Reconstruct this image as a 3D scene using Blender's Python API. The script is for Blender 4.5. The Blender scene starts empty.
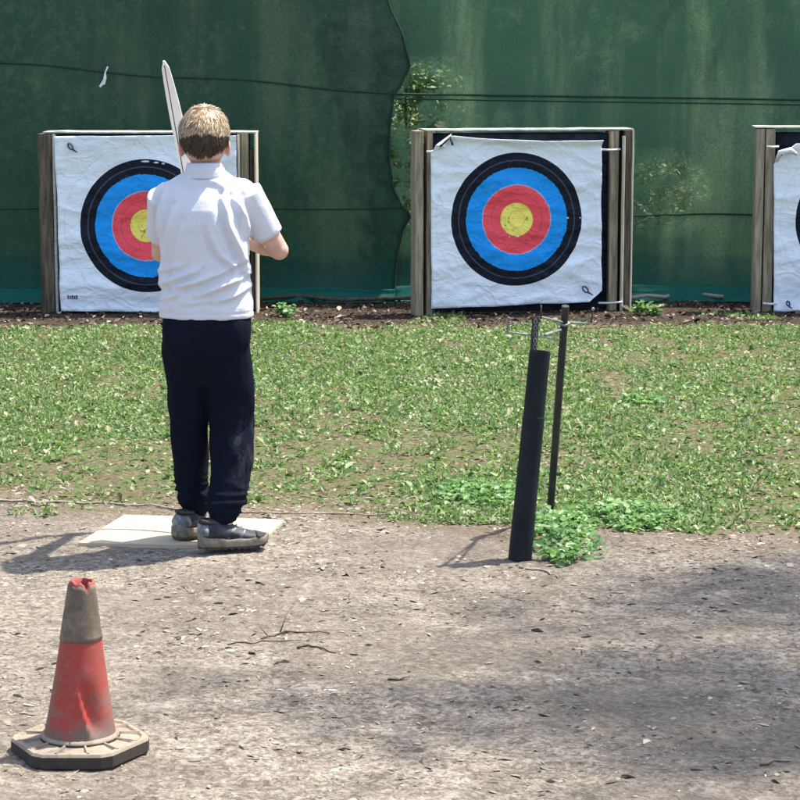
import bpy, bmesh, math, random
import numpy as np
from mathutils import Vector, Matrix, noise
from math import sin, cos, pi, radians, tan, atan2, sqrt

random.seed(7)
rng = np.random.default_rng(11)
scene = bpy.context.scene
COL = scene.collection

# ------------------------------------------------------------------ camera
CAM_H, FPX, HALF = 1.55, 2300.0, 400.0
PITCH = math.atan((400 - 48) / FPX)
F = Vector((0, cos(PITCH), -sin(PITCH))); U = Vector((0, sin(PITCH), cos(PITCH)))
EYE = Vector((0, 0, CAM_H))

def ray(px, py):
    return F + Vector((1, 0, 0)) * ((px - HALF) / FPX) + U * ((HALF - py) / FPX)
def at(px, py, Y):                       # world point at distance Y
    d = ray(px, py); return EYE + d * (Y / d.y)
def on_ground(px, py, z=0.0):
    d = ray(px, py); return EYE + d * ((z - CAM_H) / d.z)

cam = bpy.data.cameras.new('camera'); cam_o = bpy.data.objects.new('camera', cam); COL.objects.link(cam_o)
cam.sensor_width = 36; cam.lens = FPX / 800 * 36; cam.clip_end = 500
cam_o.location = EYE; cam_o.rotation_euler = (pi / 2 - PITCH, 0, 0)
scene.camera = cam_o

# ------------------------------------------------------------------ light
SUN_EL = radians(66); SUN_H = Vector((.906, .42, 0)).normalized()
SUN_DIR = Vector((SUN_H.x * cos(SUN_EL), SUN_H.y * cos(SUN_EL), sin(SUN_EL)))
w = bpy.data.worlds.new('World'); scene.world = w; w.use_nodes = True
nt = w.node_tree; nt.nodes.clear()
sky = nt.nodes.new('ShaderNodeTexSky'); sky.sky_type = 'NISHITA'; sky.sun_disc = False
sky.ozone_density = .6; sky.dust_density = 2.0; sky.sun_elevation = SUN_EL; sky.sun_rotation = atan2(SUN_H.x, SUN_H.y)
bg = nt.nodes.new('ShaderNodeBackground'); bg.inputs['Strength'].default_value = 0.15
wo = nt.nodes.new('ShaderNodeOutputWorld')
nt.links.new(sky.outputs[0], bg.inputs[0]); nt.links.new(bg.outputs[0], wo.inputs[0])
sl = bpy.data.lights.new('sun', 'SUN'); sl.energy = 4.1; sl.angle = radians(.8); sl.color = (1, .95, .87)
so = bpy.data.objects.new('sun', sl); COL.objects.link(so)
so.rotation_euler = SUN_DIR.to_track_quat('Z', 'Y').to_euler(); so.location = (6, 6, 12)
vs = scene.view_settings
vs.view_transform = 'Standard'; vs.look = 'None'; vs.gamma = 1; vs.use_curve_mapping = False
vs.exposure = 1.3

# ------------------------------------------------------------------ materials
class NT:
    def __init__(s, name):
        s.m = bpy.data.materials.new(name); s.m.use_nodes = True
        s.t = s.m.node_tree; s.t.nodes.clear()
        s.out = s.n('ShaderNodeOutputMaterial'); s.p = s.n('ShaderNodeBsdfPrincipled')
        s.l(s.p.outputs[0], s.out.inputs[0])
    def n(s, typ, **kw):
        o = s.t.nodes.new(typ)
        for k, v in kw.items(): setattr(o, k, v)
        return o
    def l(s, a, b): s.t.links.new(a, b)
    def set(s, sock, v):
        if isinstance(v, bpy.types.NodeSocket): s.l(v, sock)
        else: sock.default_value = (*v, 1) if isinstance(v, tuple) and len(v) == 3 and sock.type == 'RGBA' else v
    def obj(s): return s.n('ShaderNodeTexCoord').outputs['Object']
    def pos(s): return s.n('ShaderNodeNewGeometry').outputs['Position']
    def island(s): return s.n('ShaderNodeNewGeometry').outputs['Random Per Island']
    def xyz(s, v):
        o = s.n('ShaderNodeSeparateXYZ'); s.l(v, o.inputs[0]); return o.outputs
    def scale(s, v, sc, off=(0, 0, 0)):
        o = s.n('ShaderNodeMapping'); s.l(v, o.inputs[0]); o.inputs['Scale'].default_value = sc
        o.inputs['Location'].default_value = off; return o.outputs[0]
    def noise(s, v, sc, det=4, rough=.55, dist=0):
        o = s.n('ShaderNodeTexNoise'); s.l(v, o.inputs['Vector']); o.inputs['Scale'].default_value = sc
        o.inputs['Detail'].default_value = det; o.inputs['Roughness'].default_value = rough
        o.inputs['Distortion'].default_value = dist; return o.outputs['Fac']
    def voro(s, v, sc, feat='F1'):
        o = s.n('ShaderNodeTexVoronoi', feature=feat); s.l(v, o.inputs['Vector']); o.inputs['Scale'].default_value = sc
        return o.outputs
    def math(s, op, a, b=0.0, clamp=False):
        o = s.n('ShaderNodeMath', operation=op, use_clamp=clamp); s.set(o.inputs[0], a); s.set(o.inputs[1], b); return o.outputs[0]
    def rng(s, v, a, b, c=0., d=1.):
        o = s.n('ShaderNodeMapRange'); o.interpolation_type = 'SMOOTHSTEP'
        s.set(o.inputs[0], v)
        for i, x in enumerate((a, b, c, d)): o.inputs[i + 1].default_value = x
        return o.outputs[0]
    def mix(s, f, a, b, mode='MIX'):
        o = s.n('ShaderNodeMix', data_type='RGBA', blend_type=mode)
        s.set(o.inputs[0], f); s.set(o.inputs[6], a); s.set(o.inputs[7], b); return o.outputs[2]
    def ramp(s, f, stops, mode='LINEAR'):
        o = s.n('ShaderNodeValToRGB'); cr = o.color_ramp; cr.interpolation = mode; s.l(f, o.inputs[0])
        while len(cr.elements) < len(stops): cr.elements.new(.5)
        for e, (p, c) in zip(cr.elements, stops): e.position = p; e.color = (*c, 1)
        return o.outputs[0]
    def bump(s, h, st=.5, d=.01):
        o = s.n('ShaderNodeBump'); o.inputs['Strength'].default_value = st; o.inputs['Distance'].default_value = d
        s.l(h, o.inputs['Height']); s.l(o.outputs[0], s.p.inputs['Normal']); return o.outputs[0]
    def base(s, c, rough=.7, spec=.3):
        s.set(s.p.inputs['Base Color'], c); s.set(s.p.inputs['Roughness'], rough)
        s.p.inputs['Specular IOR Level'].default_value = spec; return s.m
    def translucent(s, c, fac, bump=None):
        t = s.n('ShaderNodeBsdfTranslucent'); s.set(t.inputs[0], c)
        mx = s.n('ShaderNodeMixShader'); s.set(mx.inputs[0], fac)
        s.l(s.p.outputs[0], mx.inputs[1]); s.l(t.outputs[0], mx.inputs[2]); s.l(mx.outputs[0], s.out.inputs[0])

def mat_mottled(name, c1, c2, sc=8, rough=.7, spec=.3, bump=.3, bd=.003, stretch=(1, 1, 1), det=6):
    t = NT(name); v = t.scale(t.obj(), stretch); f = t.noise(v, sc, det, .6)
    t.bump(t.noise(v, sc * 4, 5, .6), bump, bd)
    return t.base(t.mix(t.rng(f, .3, .7), c1, c2), rough, spec)

M = {}
def build_materials():
    # ground
    t = NT('ground'); p = t.pos(); x, y, z = t.xyz(p)
    big = t.noise(p, 1.1, 4, .6); mid = t.noise(t.scale(p, (1, 1.6, 1)), 6, 5, .62); fine = t.noise(p, 42, 6, .68)
    cell = t.voro(t.scale(p, (1, 1.4, 1)), 34)
    dirt = t.ramp(t.math('ADD', t.math('MULTIPLY', mid, .45), t.math('MULTIPLY', fine, .55)),
                  [(.34, (.088, .070, .050)), (.45, (.19, .157, .119)), (.54, (.285, .242, .188)), (.66, (.47, .41, .33))])
    nv = t.n('ShaderNodeTexNoise'); nv.inputs['Scale'].default_value = 14; nv.inputs['Detail'].default_value = 3; t.l(p, nv.inputs['Vector'])
    wv = t.n('ShaderNodeVectorMath', operation='SCALE'); t.l(nv.outputs['Color'], wv.inputs[0]); wv.inputs['Scale'].default_value = .07
    wa = t.n('ShaderNodeVectorMath', operation='ADD'); t.l(p, wa.inputs[0]); t.l(wv.outputs[0], wa.inputs[1])
    fl = t.voro(t.scale(wa.outputs[0], (1, 1.15, 1)), 62); fl2 = t.voro(t.scale(wa.outputs[0], (1, 1.2, 1), (3, 7, 0)), 125)
    fr = t.xyz(fl[1])[0]; fr2 = t.xyz(fl2[1])[1]
    dirt = t.mix(t.math('MULTIPLY', t.rng(fr, .55, .9), .30), dirt, (.47, .42, .35)); dirt = t.mix(t.math('MULTIPLY', t.rng(fr, .45, .1), .38), dirt, (.085, .068, .052))
    dirt = t.mix(t.math('MULTIPLY', t.rng(fr2, .6, .95), .28), dirt, (.50, .45, .38)); dirt = t.mix(t.math('MULTIPLY', t.rng(fr2, .4, .05), .38), dirt, (.07, .055, .042))
    dirt = t.mix(t.rng(big, .42, .6, 0, .5), dirt, (.15, .125, .098))
    dirt = t.mix(t.math('MULTIPLY', t.rng(cell[0], .0, .28, 1, 0), .30), dirt, (.12, .09, .065))
    soil = t.ramp(fine, [(.3, (.05, .038, .024)), (.5, (.13, .10, .06)), (.7, (.27, .215, .135))])
    soil = t.mix(t.rng(mid, .4, .62, 0, .7), soil, (.10, .145, .045))
    mulch = t.ramp(fine, [(.3, (.02, .014, .010)), (.52, (.062, .046, .034)), (.72, (.16, .12, .09))])
    edge = t.math('ADD', y, t.math('MULTIPLY', x, .25))
    edge = t.math('ADD', edge, t.math('MULTIPLY', t.math('SUBTRACT', t.noise(p, 2.3, 5, .6), .5), .9))
    brown = t.mix(t.math('MULTIPLY', t.math('MULTIPLY', t.rng(edge, 7.05, 7.5), t.rng(mid, .35, .6)), .8), dirt, (.145, .10, .07))
    c = t.mix(t.rng(edge, 7.3, 7.75), brown, soil)
    back = t.math('ADD', y, t.math('MULTIPLY', t.math('SUBTRACT', t.noise(p, 2.0, 5, .65), .5), 1.5))
    c = t.mix(t.rng(back, 12.65, 13.15), c, mulch)
    h = t.math('ADD', t.math('ADD', fine, t.math('MULTIPLY', t.rng(cell[0], 0, .5), .3)), t.math('MULTIPLY', t.math('ADD', fr, fr2), .22))
    t.bump(h, .9, .02); M['ground'] = t.base(c, .95, .1)
    # plants
    def leafy(name, stops, tr, fac=.35, rough=.55):
        t = NT(name); c = t.ramp(t.island(), stops); t.base(c, rough, .25)
        t.translucent(t.mix(.6, c, tr), fac); M[name] = t.m
    leafy('grass', [(0, (.022, .055, .014)), (.25, (.06, .135, .03)), (.46, (.145, .235, .07)), (.64, (.26, .35, .135)), (.78, (.46, .49, .29)), (.9, (.30, .23, .14)), (1, (.13, .09, .055))], (.17, .33, .06))
    leafy('weed', [(0, (.05, .13, .035)), (.45, (.13, .26, .08)), (.8, (.24, .38, .15)), (1, (.40, .50, .27))], (.2, .42, .09), .4, .4)
    leafy('tree_leaf', [(0, (.04, .09, .02)), (.5, (.07, .14, .035)), (1, (.12, .2, .05))], (.2, .34, .06), .45)
    leafy('leaf_pale', [(0, (.10, .20, .06)), (.5, (.28, .40, .18)), (1, (.56, .64, .44))], (.45, .58, .28), .55)
    t = NT('litter'); c = t.ramp(t.island(), [(0, (.10, .078, .058)), (.2, (.17, .14, .105)), (.5, (.24, .205, .162)), (.9, (.33, .285, .23)), (1, (.50, .45, .38))])
    M['litter'] = t.base(c, .8, .2)
    t = NT('mulch_litter'); c = t.ramp(t.island(), [(0, (.02, .014, .01)), (.5, (.075, .05, .035)), (.85, (.2, .145, .1)), (1, (.42, .36, .27))])
    M['mulch_litter'] = t.base(c, .85, .2)
    M['twig'] = mat_mottled('twig', (.05, .035, .025), (.13, .095, .065), 30)
    M['pale_root'] = mat_mottled('pale_root', (.20, .15, .11), (.42, .35, .27), 25)
    M['bark'] = mat_mottled('bark', (.06, .045, .03), (.16, .125, .09), 10, .9, .1, .9, .02, (1, 1, .25))
    # netting
    def net(name, dark, light, tr, fac, worn=False):
        t = NT(name); p = t.obj(); x, y, z = t.xyz(p)
        streak = t.noise(t.scale(p, (2.2, 1, .28)), 1.3, 6, .62)
        blot = t.noise(p, 3.0, 8, .75); fine = t.noise(p, 60, 3, .6)
        c = t.mix(t.rng(streak, .46, .66), dark, light)
        c = t.mix(t.math('MULTIPLY', t.math('MULTIPLY', t.rng(t.noise(t.scale(p, (1, 1, .8), (3, 0, 1)), .9, 3, .5), .50, .62), t.rng(t.noise(p, 16, 5, .75), .45, .62)), .45), c, (.17, .23, .15))
        c = t.mix(t.math('MULTIPLY', t.rng(blot, .52, .7), .35), c, tuple(v * 1.5 for v in light))  # pale blotches: sun dapples and glimpsed leaves painted into the net colour
        c = t.mix(t.math('MULTIPLY', t.rng(t.noise(p, 13, 4, .7), .64, .72), .5), c, (.22, .27, .2))
        c = t.mix(t.math('MULTIPLY', t.rng(t.math('ADD', z, t.math('MULTIPLY', t.math('SUBTRACT', t.noise(t.scale(p, (1, 1, 3)), 3, 4), .5), .3)), .04, .42, .85, 0), 1), c, (.010, .17, .13))  # teal towards the foot paints in light passing through the net
        c = t.mix(t.math('MULTIPLY', t.rng(t.noise(p, 110, 3, .7), .4, .65), .6), c, tuple(v * .55 for v in dark))
        wx = t.n('ShaderNodeTexWave'); wx.inputs['Scale'].default_value = 55; t.l(p, wx.inputs[0])
        t.bump(t.math('ADD', wx.outputs['Fac'], t.math('MULTIPLY', fine, 2)), .4, .002)
        t.base(c, .6, .25); t.translucent(t.mix(.5, c, tr), fac)
        src = t.out.inputs[0].links[0].from_socket; tp = t.n('ShaderNodeBsdfTransparent'); mx = t.n('ShaderNodeMixShader')   # open weave
        holes = t.math('ADD', .07, t.math('MULTIPLY', t.rng(t.noise(p, 1.4, 3, .5), .50, .60), t.math('MULTIPLY', t.math('MULTIPLY', t.rng(t.noise(p, 11, 5, .65), .42, .60), t.rng(z, 1.1, 1.55, .42, .10)))))
        if worn:         # worn thin beside the other sheet's edge
            k = t.math('MULTIPLY', t.rng(x, .12, .62, 1, 0), t.math('MULTIPLY', t.rng(z, 1.32, 1.55, 1, 0), t.rng(z, .18, .55, 0, 1)))
            dx = t.math('DIVIDE', t.math('SUBTRACT', x, 1.62), .34); dz = t.math('DIVIDE', t.math('SUBTRACT', z, .66), .30)
            k2 = t.rng(t.math('ADD', t.math('MULTIPLY', dx, dx), t.math('MULTIPLY', dz, dz)), .2, 1.1, .75, 0); k = t.math('MAXIMUM', k, k2)
            holes = t.math('ADD', holes, t.math('MULTIPLY', k, t.rng(t.noise(p, 10, 4, .6), .36, .56, .25, .9)), True)
        t.l(holes, mx.inputs[0]); t.l(src, mx.inputs[1]); t.l(tp.outputs[0], mx.inputs[2]); t.l(mx.outputs[0], t.out.inputs[0]); M[name] = t.m
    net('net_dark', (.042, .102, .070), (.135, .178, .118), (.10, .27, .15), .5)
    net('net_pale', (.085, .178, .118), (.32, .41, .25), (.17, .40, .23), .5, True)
    net('net_hem', (.008, .19, .15), (.02, .30, .235), (.03, .4, .3), .4)  # bright teal stands in for light shining through the net foot
    M['net_cord'] = mat_mottled('net_cord', (.010, .030, .021), (.02, .045, .032), 40)
    # wood / stands
    M['wood_grey'] = mat_mottled('wood_grey', (.19, .145, .095), (.42, .34, .235), 14, .85, .15, .5, .003, (4, 4, .35))
    M['wood_dark'] = mat_mottled('wood_dark', (.05, .04, .028), (.17, .13, .09), 14, .85, .15, .5, .003, (4, 4, .35))
    M['wood_pale'] = mat_mottled('wood_pale', (.40, .34, .25), (.62, .56, .45), 14, .8, .15, .4, .002, (4, 4, .35))
    M['wood_white'] = mat_mottled('wood_white', (.30, .29, .25), (.58, .57, .52), 20, .75, .2, .3, .002, (1, 3, 3))
    M['foam'] = mat_mottled('foam', (.006, .008, .016), (.018, .02, .032), 20, .9, .1, .6, .006)
    M['cord_white'] = mat_mottled('cord_white', (.55, .55, .55), (.75, .75, .74), 60)
    M['cord_dark'] = mat_mottled('cord_dark', (.02, .03, .06), (.05, .06, .1), 60)
    # face: printed rings, metres from the middle of the print
    t = NT('printed_face'); p = t.obj(); oi = t.n('ShaderNodeObjectInfo'); cb = t.n('ShaderNodeCombineXYZ'); t.l(t.math('MULTIPLY', oi.outputs['Random'], 40), cb.inputs[1]); pa = t.n('ShaderNodeVectorMath', operation='ADD'); t.l(p, pa.inputs[0]); t.l(cb.outputs[0], pa.inputs[1]); p2 = pa.outputs[0]; x, y, z = t.xyz(p)
    r = t.math('DIVIDE', t.math('SQRT', t.math('ADD', t.math('MULTIPLY', x, x), t.math('MULTIPLY', z, z))), .391)
    jag = t.math('ADD', r, t.math('MULTIPLY', t.math('SUBTRACT', t.noise(p, 55, 2), .5), .035))
    cr = t.noise(t.scale(p2, (1, 1, 2.4)), 6, 6, .62, .8); spk = t.noise(p2, 75, 3, .6)
    white = t.mix(t.rng(cr, .55, .75, 0, .5), (.80, .83, .88), (.64, .68, .75))
    def wear(c, k): return t.mix(t.math('MULTIPLY', t.rng(spk, .60, .72), k), c, tuple(min(.8, v * 1.8 + .09) for v in c))
    gold = t.mix(t.math('MULTIPLY', t.rng(t.noise(p, 26, 4, .7), .60, .66), .75), (.95, .77, .15), (.10, .08, .04))
    c = t.mix(t.math('LESS_THAN', r, 1.0), white, wear((.007, .009, .018), .4))
    c = t.mix(t.math('LESS_THAN', jag, .775), c, wear((.012, .30, .80), .3))
    c = t.mix(t.math('LESS_THAN', jag, .52), c, wear((.87, .085, .11), .3))
    c = t.mix(t.math('LESS_THAN', r, .25), c, gold)
    for rr, col, k in ((.885, (.12, .14, .19), .45), (.65, (.05, .27, .66), .35), (.385, (.45, .05, .07), .4), (.125, (.5, .38, .06), .35), (1.235, (.5, .52, .57), .25), (.52, (.75, .5, .55), .45), (.25, (.3, .05, .05), .3)):
        ln = t.math('LESS_THAN', t.math('ABSOLUTE', t.math('SUBTRACT', r if rr != .52 else jag, rr)), .009)
        c = t.mix(t.math('MULTIPLY', ln, k), c, col)
    holes = t.voro(p2, 30); hm = t.math('MULTIPLY', t.math('LESS_THAN', holes[0], .14), t.math('GREATER_THAN', t.noise(p2, 6, 2), .49))
    hm = t.math('MULTIPLY', hm, t.rng(r, .2, 1.0, 1, .1))
    c = t.mix(t.math('MULTIPLY', hm, .75), c, (.05, .045, .05))
    pw = t.n('ShaderNodeVectorMath', operation='ADD'); t.l(p2, pw.inputs[0]); nv = t.n('ShaderNodeTexNoise'); nv.inputs['Scale'].default_value = 6; t.l(p2, nv.inputs['Vector']); vsn = t.n('ShaderNodeVectorMath', operation='SCALE'); t.l(nv.outputs['Color'], vsn.inputs[0]); vsn.inputs['Scale'].default_value = .35; t.l(vsn.outputs[0], pw.inputs[1])
    ck = t.voro(t.scale(pw.outputs[0], (1, 1, 1.7)), 5.5, 'DISTANCE_TO_EDGE')[0]
    h = t.math('ADD', t.math('MULTIPLY', cr, 1.3), t.math('MULTIPLY', t.rng(ck, 0, .18), -.3)); h = t.math('ADD', h, t.math('MULTIPLY', spk, .12))
    t.bump(h, .42, .026)
    M['printed_face'] = t.base(c, .6, .15)
    M['stamp'] = mat_mottled('stamp', (.25, .08, .12), (.08, .08, .18), 90)
    M['scuff'] = mat_mottled('scuff', (.5, .5, .52), (.75, .75, .75), 60)
    # person
    M['skin'] = mat_mottled('skin', (.50, .295, .22), (.58, .36, .28), 18, .5, .35, .1, .001)
    M['skin'].node_tree.nodes['Principled BSDF'].inputs['Subsurface Weight'].default_value = .08
    t = NT('hair'); c = t.ramp(t.island(), [(0, (.013, .008, .005)), (.6, (.035, .022, .013)), (1, (.10, .062, .036))]); M['hair'] = t.base(c, .5, .35)
    t = NT('hair_fair_sunlit'); c = t.ramp(t.island(), [(0, (.10, .06, .03)), (.45, (.32, .22, .125)), (1, (.62, .47, .30))]); M['hair_fair_sunlit'] = t.base(c, .45, .4)  # fair tone partly the hair's own, partly sunlight painted into the colour
    t = NT('shirt_cloth'); p = t.obj(); t.bump(t.math('ADD', t.noise(p, 300, 2), t.math('MULTIPLY', t.noise(t.scale(p, (1, 1, 2)), 16, 4), 3)), .25, .004)
    M['shirt_cloth'] = t.base(t.mix(t.noise(p, 6), (.55, .55, .59), (.61, .61, .645)), .8, .15)
    t = NT('trouser_cloth'); p = t.obj(); x, y, z = t.xyz(p)
    d = t.math('MULTIPLY', t.rng(t.math('ABSOLUTE', t.math('SUBTRACT', x, .115)), .0, .06, 1, 0), t.rng(t.math('ABSOLUTE', t.math('SUBTRACT', z, .30)), .02, .17, 1, 0))
    d = t.math('MULTIPLY', d, t.rng(t.noise(t.scale(p, (1, 1, .5)), 26, 5, .7), .42, .66))
    c = t.mix(t.math('MULTIPLY', d, .30), t.mix(t.noise(p, 14, 5, .6), (.0045, .006, .012), (.0095, .0115, .021)), (.13, .14, .15))
    t.bump(t.noise(p, 200, 3), .3, .002); M['trouser_cloth'] = t.base(c, .95, .05)
    M['shoe_grey'] = mat_mottled('shoe_grey', (.008, .009, .011), (.048, .051, .058), 34, .6)
    M['shoe_pale'] = mat_mottled('shoe_pale', (.08, .085, .09), (.27, .28, .29), 50, .5)
    M['shoe_sole'] = mat_mottled('shoe_sole', (.09, .075, .052), (.25, .22, .165), 25, .8)
    M['shoe_tread'] = mat_mottled('shoe_tread', (.02, .02, .02), (.06, .055, .045), 30, .8)
    M['eye'] = mat_mottled('eye', (.7, .7, .68), (.75, .74, .72), 10, .2)
    M['bow_wood'] = mat_mottled('bow_wood', (.80, .77, .68), (.86, .84, .78), 18, .4, .4, .1, .001, (3, 3, .4))
    M['bow_grip'] = mat_mottled('bow_grip', (.02, .018, .016), (.05, .04, .035), 30)
    # cone
    t = NT('cone_red'); p = t.obj(); x, y, z = t.xyz(p)
    f = t.noise(p, 12, 6, .65); g = t.noise(p, 55, 5, .65)
    c = t.mix(t.rng(f, .40, .66), (.34, .040, .030), (.25, .062, .048))
    dirtm = t.math('MULTIPLY', t.rng(t.noise(t.scale(p, (1, 1, 1.1)), 8, 6, .7), .40, .62), t.rng(z, .10, .22, .9, .15))
    c = t.mix(dirtm, c, (.17, .125, .10)); c = t.mix(t.math('MULTIPLY', t.rng(g, .58, .72), .3), c, (.30, .2, .16))
    c = t.mix(t.math('MULTIPLY', t.rng(z, .055, .095, 1, 0), t.rng(f, .3, .6)), c, (.14, .10, .08))
    t.bump(g, .3, .003); M['cone_red'] = t.base(c, .6, .3)
    t = NT('cone_sleeve'); p = t.obj(); f = t.noise(p, 22, 6, .7); v = t.voro(p, 130)
    c = t.ramp(f, [(.3, (.075, .055, .038)), (.5, (.15, .112, .078)), (.7, (.26, .20, .145))]); c = t.mix(t.math('MULTIPLY', v[0], .5), c, (.09, .075, .06))
    t.bump(f, .5, .003); M['cone_sleeve'] = t.base(c, .7, .3)
    t = NT('cone_rubber'); p = t.obj(); nz = t.xyz(t.n('ShaderNodeNewGeometry').outputs['Normal'])[2]
    f = t.noise(p, 16, 6, .7)
    dust = t.math('MULTIPLY', t.rng(nz, .05, .6, .12, 1), t.rng(f, .3, .55, .55, 1))
    c = t.mix(dust, (.022, .018, .018), t.mix(t.noise(p, 60, 4), (.16, .125, .09), (.36, .30, .23)))
    t.bump(f, .4, .004); M['cone_rubber'] = t.base(c, .85, .2)
    t = NT('board'); p = t.obj(); f = t.noise(p, 7, 5, .65)
    c = t.mix(t.rng(f, .5, .72, 0, .7), (.44, .36, .25), (.30, .235, .155)); M['board'] = t.base(c, .75, .2)
    M['black_plastic'] = mat_mottled('black_plastic', (.004, .007, .010), (.010, .014, .018), 12, .55, .2, .15, .002)
    M['black_steel'] = mat_mottled('black_steel', (.010, .012, .012), (.03, .03, .028), 30, .5, .4)
    M['bare_wire'] = mat_mottled('bare_wire', (.10, .105, .105), (.30, .30, .30), 60, .4, .5)
    M['hose'] = mat_mottled('hose', (.22, .22, .18), (.34, .33, .28), 20, .6)
    M['scrap'] = mat_mottled('scrap', (.62, .66, .62), (.78, .8, .76), 30)
build_materials()

# ------------------------------------------------------------------ mesh helpers
class MB:
    def __init__(s): s.v, s.f = [], []
    def add(s, vs, fs):
        b = len(s.v); s.v += [tuple(q) for q in vs]; s.f += [tuple(i + b for i in q) for q in fs]
    def loft(s, rings, cap=True):
        n = len(rings[0]); vs = [q for r in rings for q in r]; fs = []
        for i in range(len(rings) - 1):
            for j in range(n):
                k = (j + 1) % n; fs.append((i * n + j, i * n + k, (i + 1) * n + k, (i + 1) * n + j))
        if cap: fs += [tuple(range(n - 1, -1, -1)), tuple((len(rings) - 1) * n + j for j in range(n))]
        s.add(vs, fs)
    def tube(s, pts, rad, n=10, cap=True, flat=1.0):
        pts = [Vector(p) for p in pts]; rad = rad if isinstance(rad, (list, tuple)) else [rad] * len(pts)
        rings = []; prev = None
        for i, p in enumerate(pts):
            d = (pts[min(i + 1, len(pts) - 1)] - pts[max(i - 1, 0)]).normalized()
            if prev is None:
                a = d.orthogonal().normalized()
                if abs(d.z) > .5: a = (Vector((1, 0, 0)) - d * d.x).normalized()
            else: a = (prev - d * prev.dot(d)).normalized()
            prev = a; b = d.cross(a)
            rings.append([p + a * cos(2 * pi * j / n) * rad[i] + b * sin(2 * pi * j / n) * rad[i] * flat for j in range(n)])
        s.loft(rings, cap)
    def limb(s, pts, rad, n=16):            # tube with ball joints, for remeshing
        s.tube(pts, rad, n)
        for p, r in zip(pts, rad): s.ball(p, (r, r, r), 10, 7)
    def ball(s, c, r, n=16, m=10, rot=None):
        c = Vector(c); vs = []; fs = []
        for i in range(1, m):
            th = pi * i / m
            for j in range(n):
                q = Vector((r[0] * sin(th) * cos(2 * pi * j / n), r[1] * sin(th) * sin(2 * pi * j / n), r[2] * cos(th)))
                vs.append(c + (rot @ q if rot else q))
        top = len(vs); t_ = Vector((0, 0, r[2])); vs += [c + (rot @ t_ if rot else t_), c - (rot @ t_ if rot else t_)]
        for i in range(m - 2):
            for j in range(n):
                k = (j + 1) % n; fs.append((i * n + j, (i + 1) * n + j, (i + 1) * n + k, i * n + k))
        for j in range(n):
            k = (j + 1) % n; fs += [(top, j, k), (top + 1, (m - 2) * n + k, (m - 2) * n + j)]
        s.add(vs, fs)
    def box(s, a, b, bev=0.0):
        (x0, y0, z0), (x1, y1, z1) = a, b
        def ring(z, i): return [(x0 + i, y0 + i, z), (x1 - i, y0 + i, z), (x1 - i, y1 - i, z), (x0 + i, y1 - i, z)]
        def oct_(z, i):
            e = bev
            return [(x0 + i + e, y0 + i, z), (x1 - i - e, y0 + i, z), (x1 - i, y0 + i + e, z), (x1 - i, y1 - i - e, z),
                    (x1 - i - e, y1 - i, z), (x0 + i + e, y1 - i, z), (x0 + i, y1 - i - e, z), (x0 + i, y0 + i + e, z)]
        if bev: s.loft([oct_(z0, bev), oct_(z0 + bev, 0), oct_(z1 - bev, 0), oct_(z1, bev)])
        else: s.loft([ring(z0, 0), ring(z1, 0)])
    def build(s, name, mat, parent=None, smooth=False, loc=None):
        me = bpy.data.meshes.new(name); me.from_pydata([tuple(q) for q in s.v], [], s.f); me.update()
        return link(name, me, mat, parent, smooth, loc)

def link(name, me, mat, parent=None, smooth=False, loc=None):
    bm = bmesh.new(); bm.from_mesh(me); bmesh.ops.recalc_face_normals(bm, faces=bm.faces) if len(bm.faces) < 60000 else None
    if len(bm.faces) < 60000: bm.to_mesh(me)
    bm.free()
    o = bpy.data.objects.new(name, me); COL.objects.link(o); me.materials.append(mat)
    if smooth: me.polygons.foreach_set('use_smooth', [True] * len(me.polygons))
    if parent: o.parent = parent
    if loc is not None: o.location = loc
    return o
def empty(name, loc, rz=0):
    o = bpy.data.objects.new(name, None); COL.objects.link(o); o.location = loc; o.rotation_euler = (0, 0, rz)
    o.empty_display_size = .1; return o
def tag(o, label=None, cat=None, group=None, kind=None):
    if label: o['label'] = label
    if cat: o['category'] = cat
    if group: o['group'] = group
    if kind: o['kind'] = kind
    return o
def remeshed(mb, name, voxel, mat, parent, smooth_it=6, fac=.5, fn=None):
    me = bpy.data.meshes.new(name + '_src'); me.from_pydata([tuple(q) for q in mb.v], [], mb.f); me.update()
    bm = bmesh.new(); bm.from_mesh(me); bmesh.ops.recalc_face_normals(bm, faces=bm.faces); bm.to_mesh(me); bm.free()
    o = bpy.data.objects.new('tmp', me); COL.objects.link(o)
    r = o.modifiers.new('r', 'REMESH'); r.mode = 'VOXEL'; r.voxel_size = voxel
    sm = o.modifiers.new('s', 'SMOOTH'); sm.factor = fac; sm.iterations = smooth_it
    dg = bpy.context.evaluated_depsgraph_get(); dg.update()
    me2 = bpy.data.meshes.new_from_object(o.evaluated_get(dg)); me2.name = name
    bpy.data.objects.remove(o); bpy.data.meshes.remove(me)
    if fn:
        me2.update(); nrm = [v.normal.copy() for v in me2.vertices]
        for v, n in zip(me2.vertices, nrm): v.co = v.co + n * fn(v.co, n)
        me2.update()
    me2.materials.clear()
    return link(name, me2, mat, parent, True)
def ell(cx, cy, z, rx, ry, n=28, p=2.0):
    out = []
    for j in range(n):
        a = 2 * pi * j / n; c, s_ = cos(a), sin(a)
        out.append((cx + rx * math.copysign(abs(c) ** (2 / p), c), cy + ry * math.copysign(abs(s_) ** (2 / p), s_), z))
    return out
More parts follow.
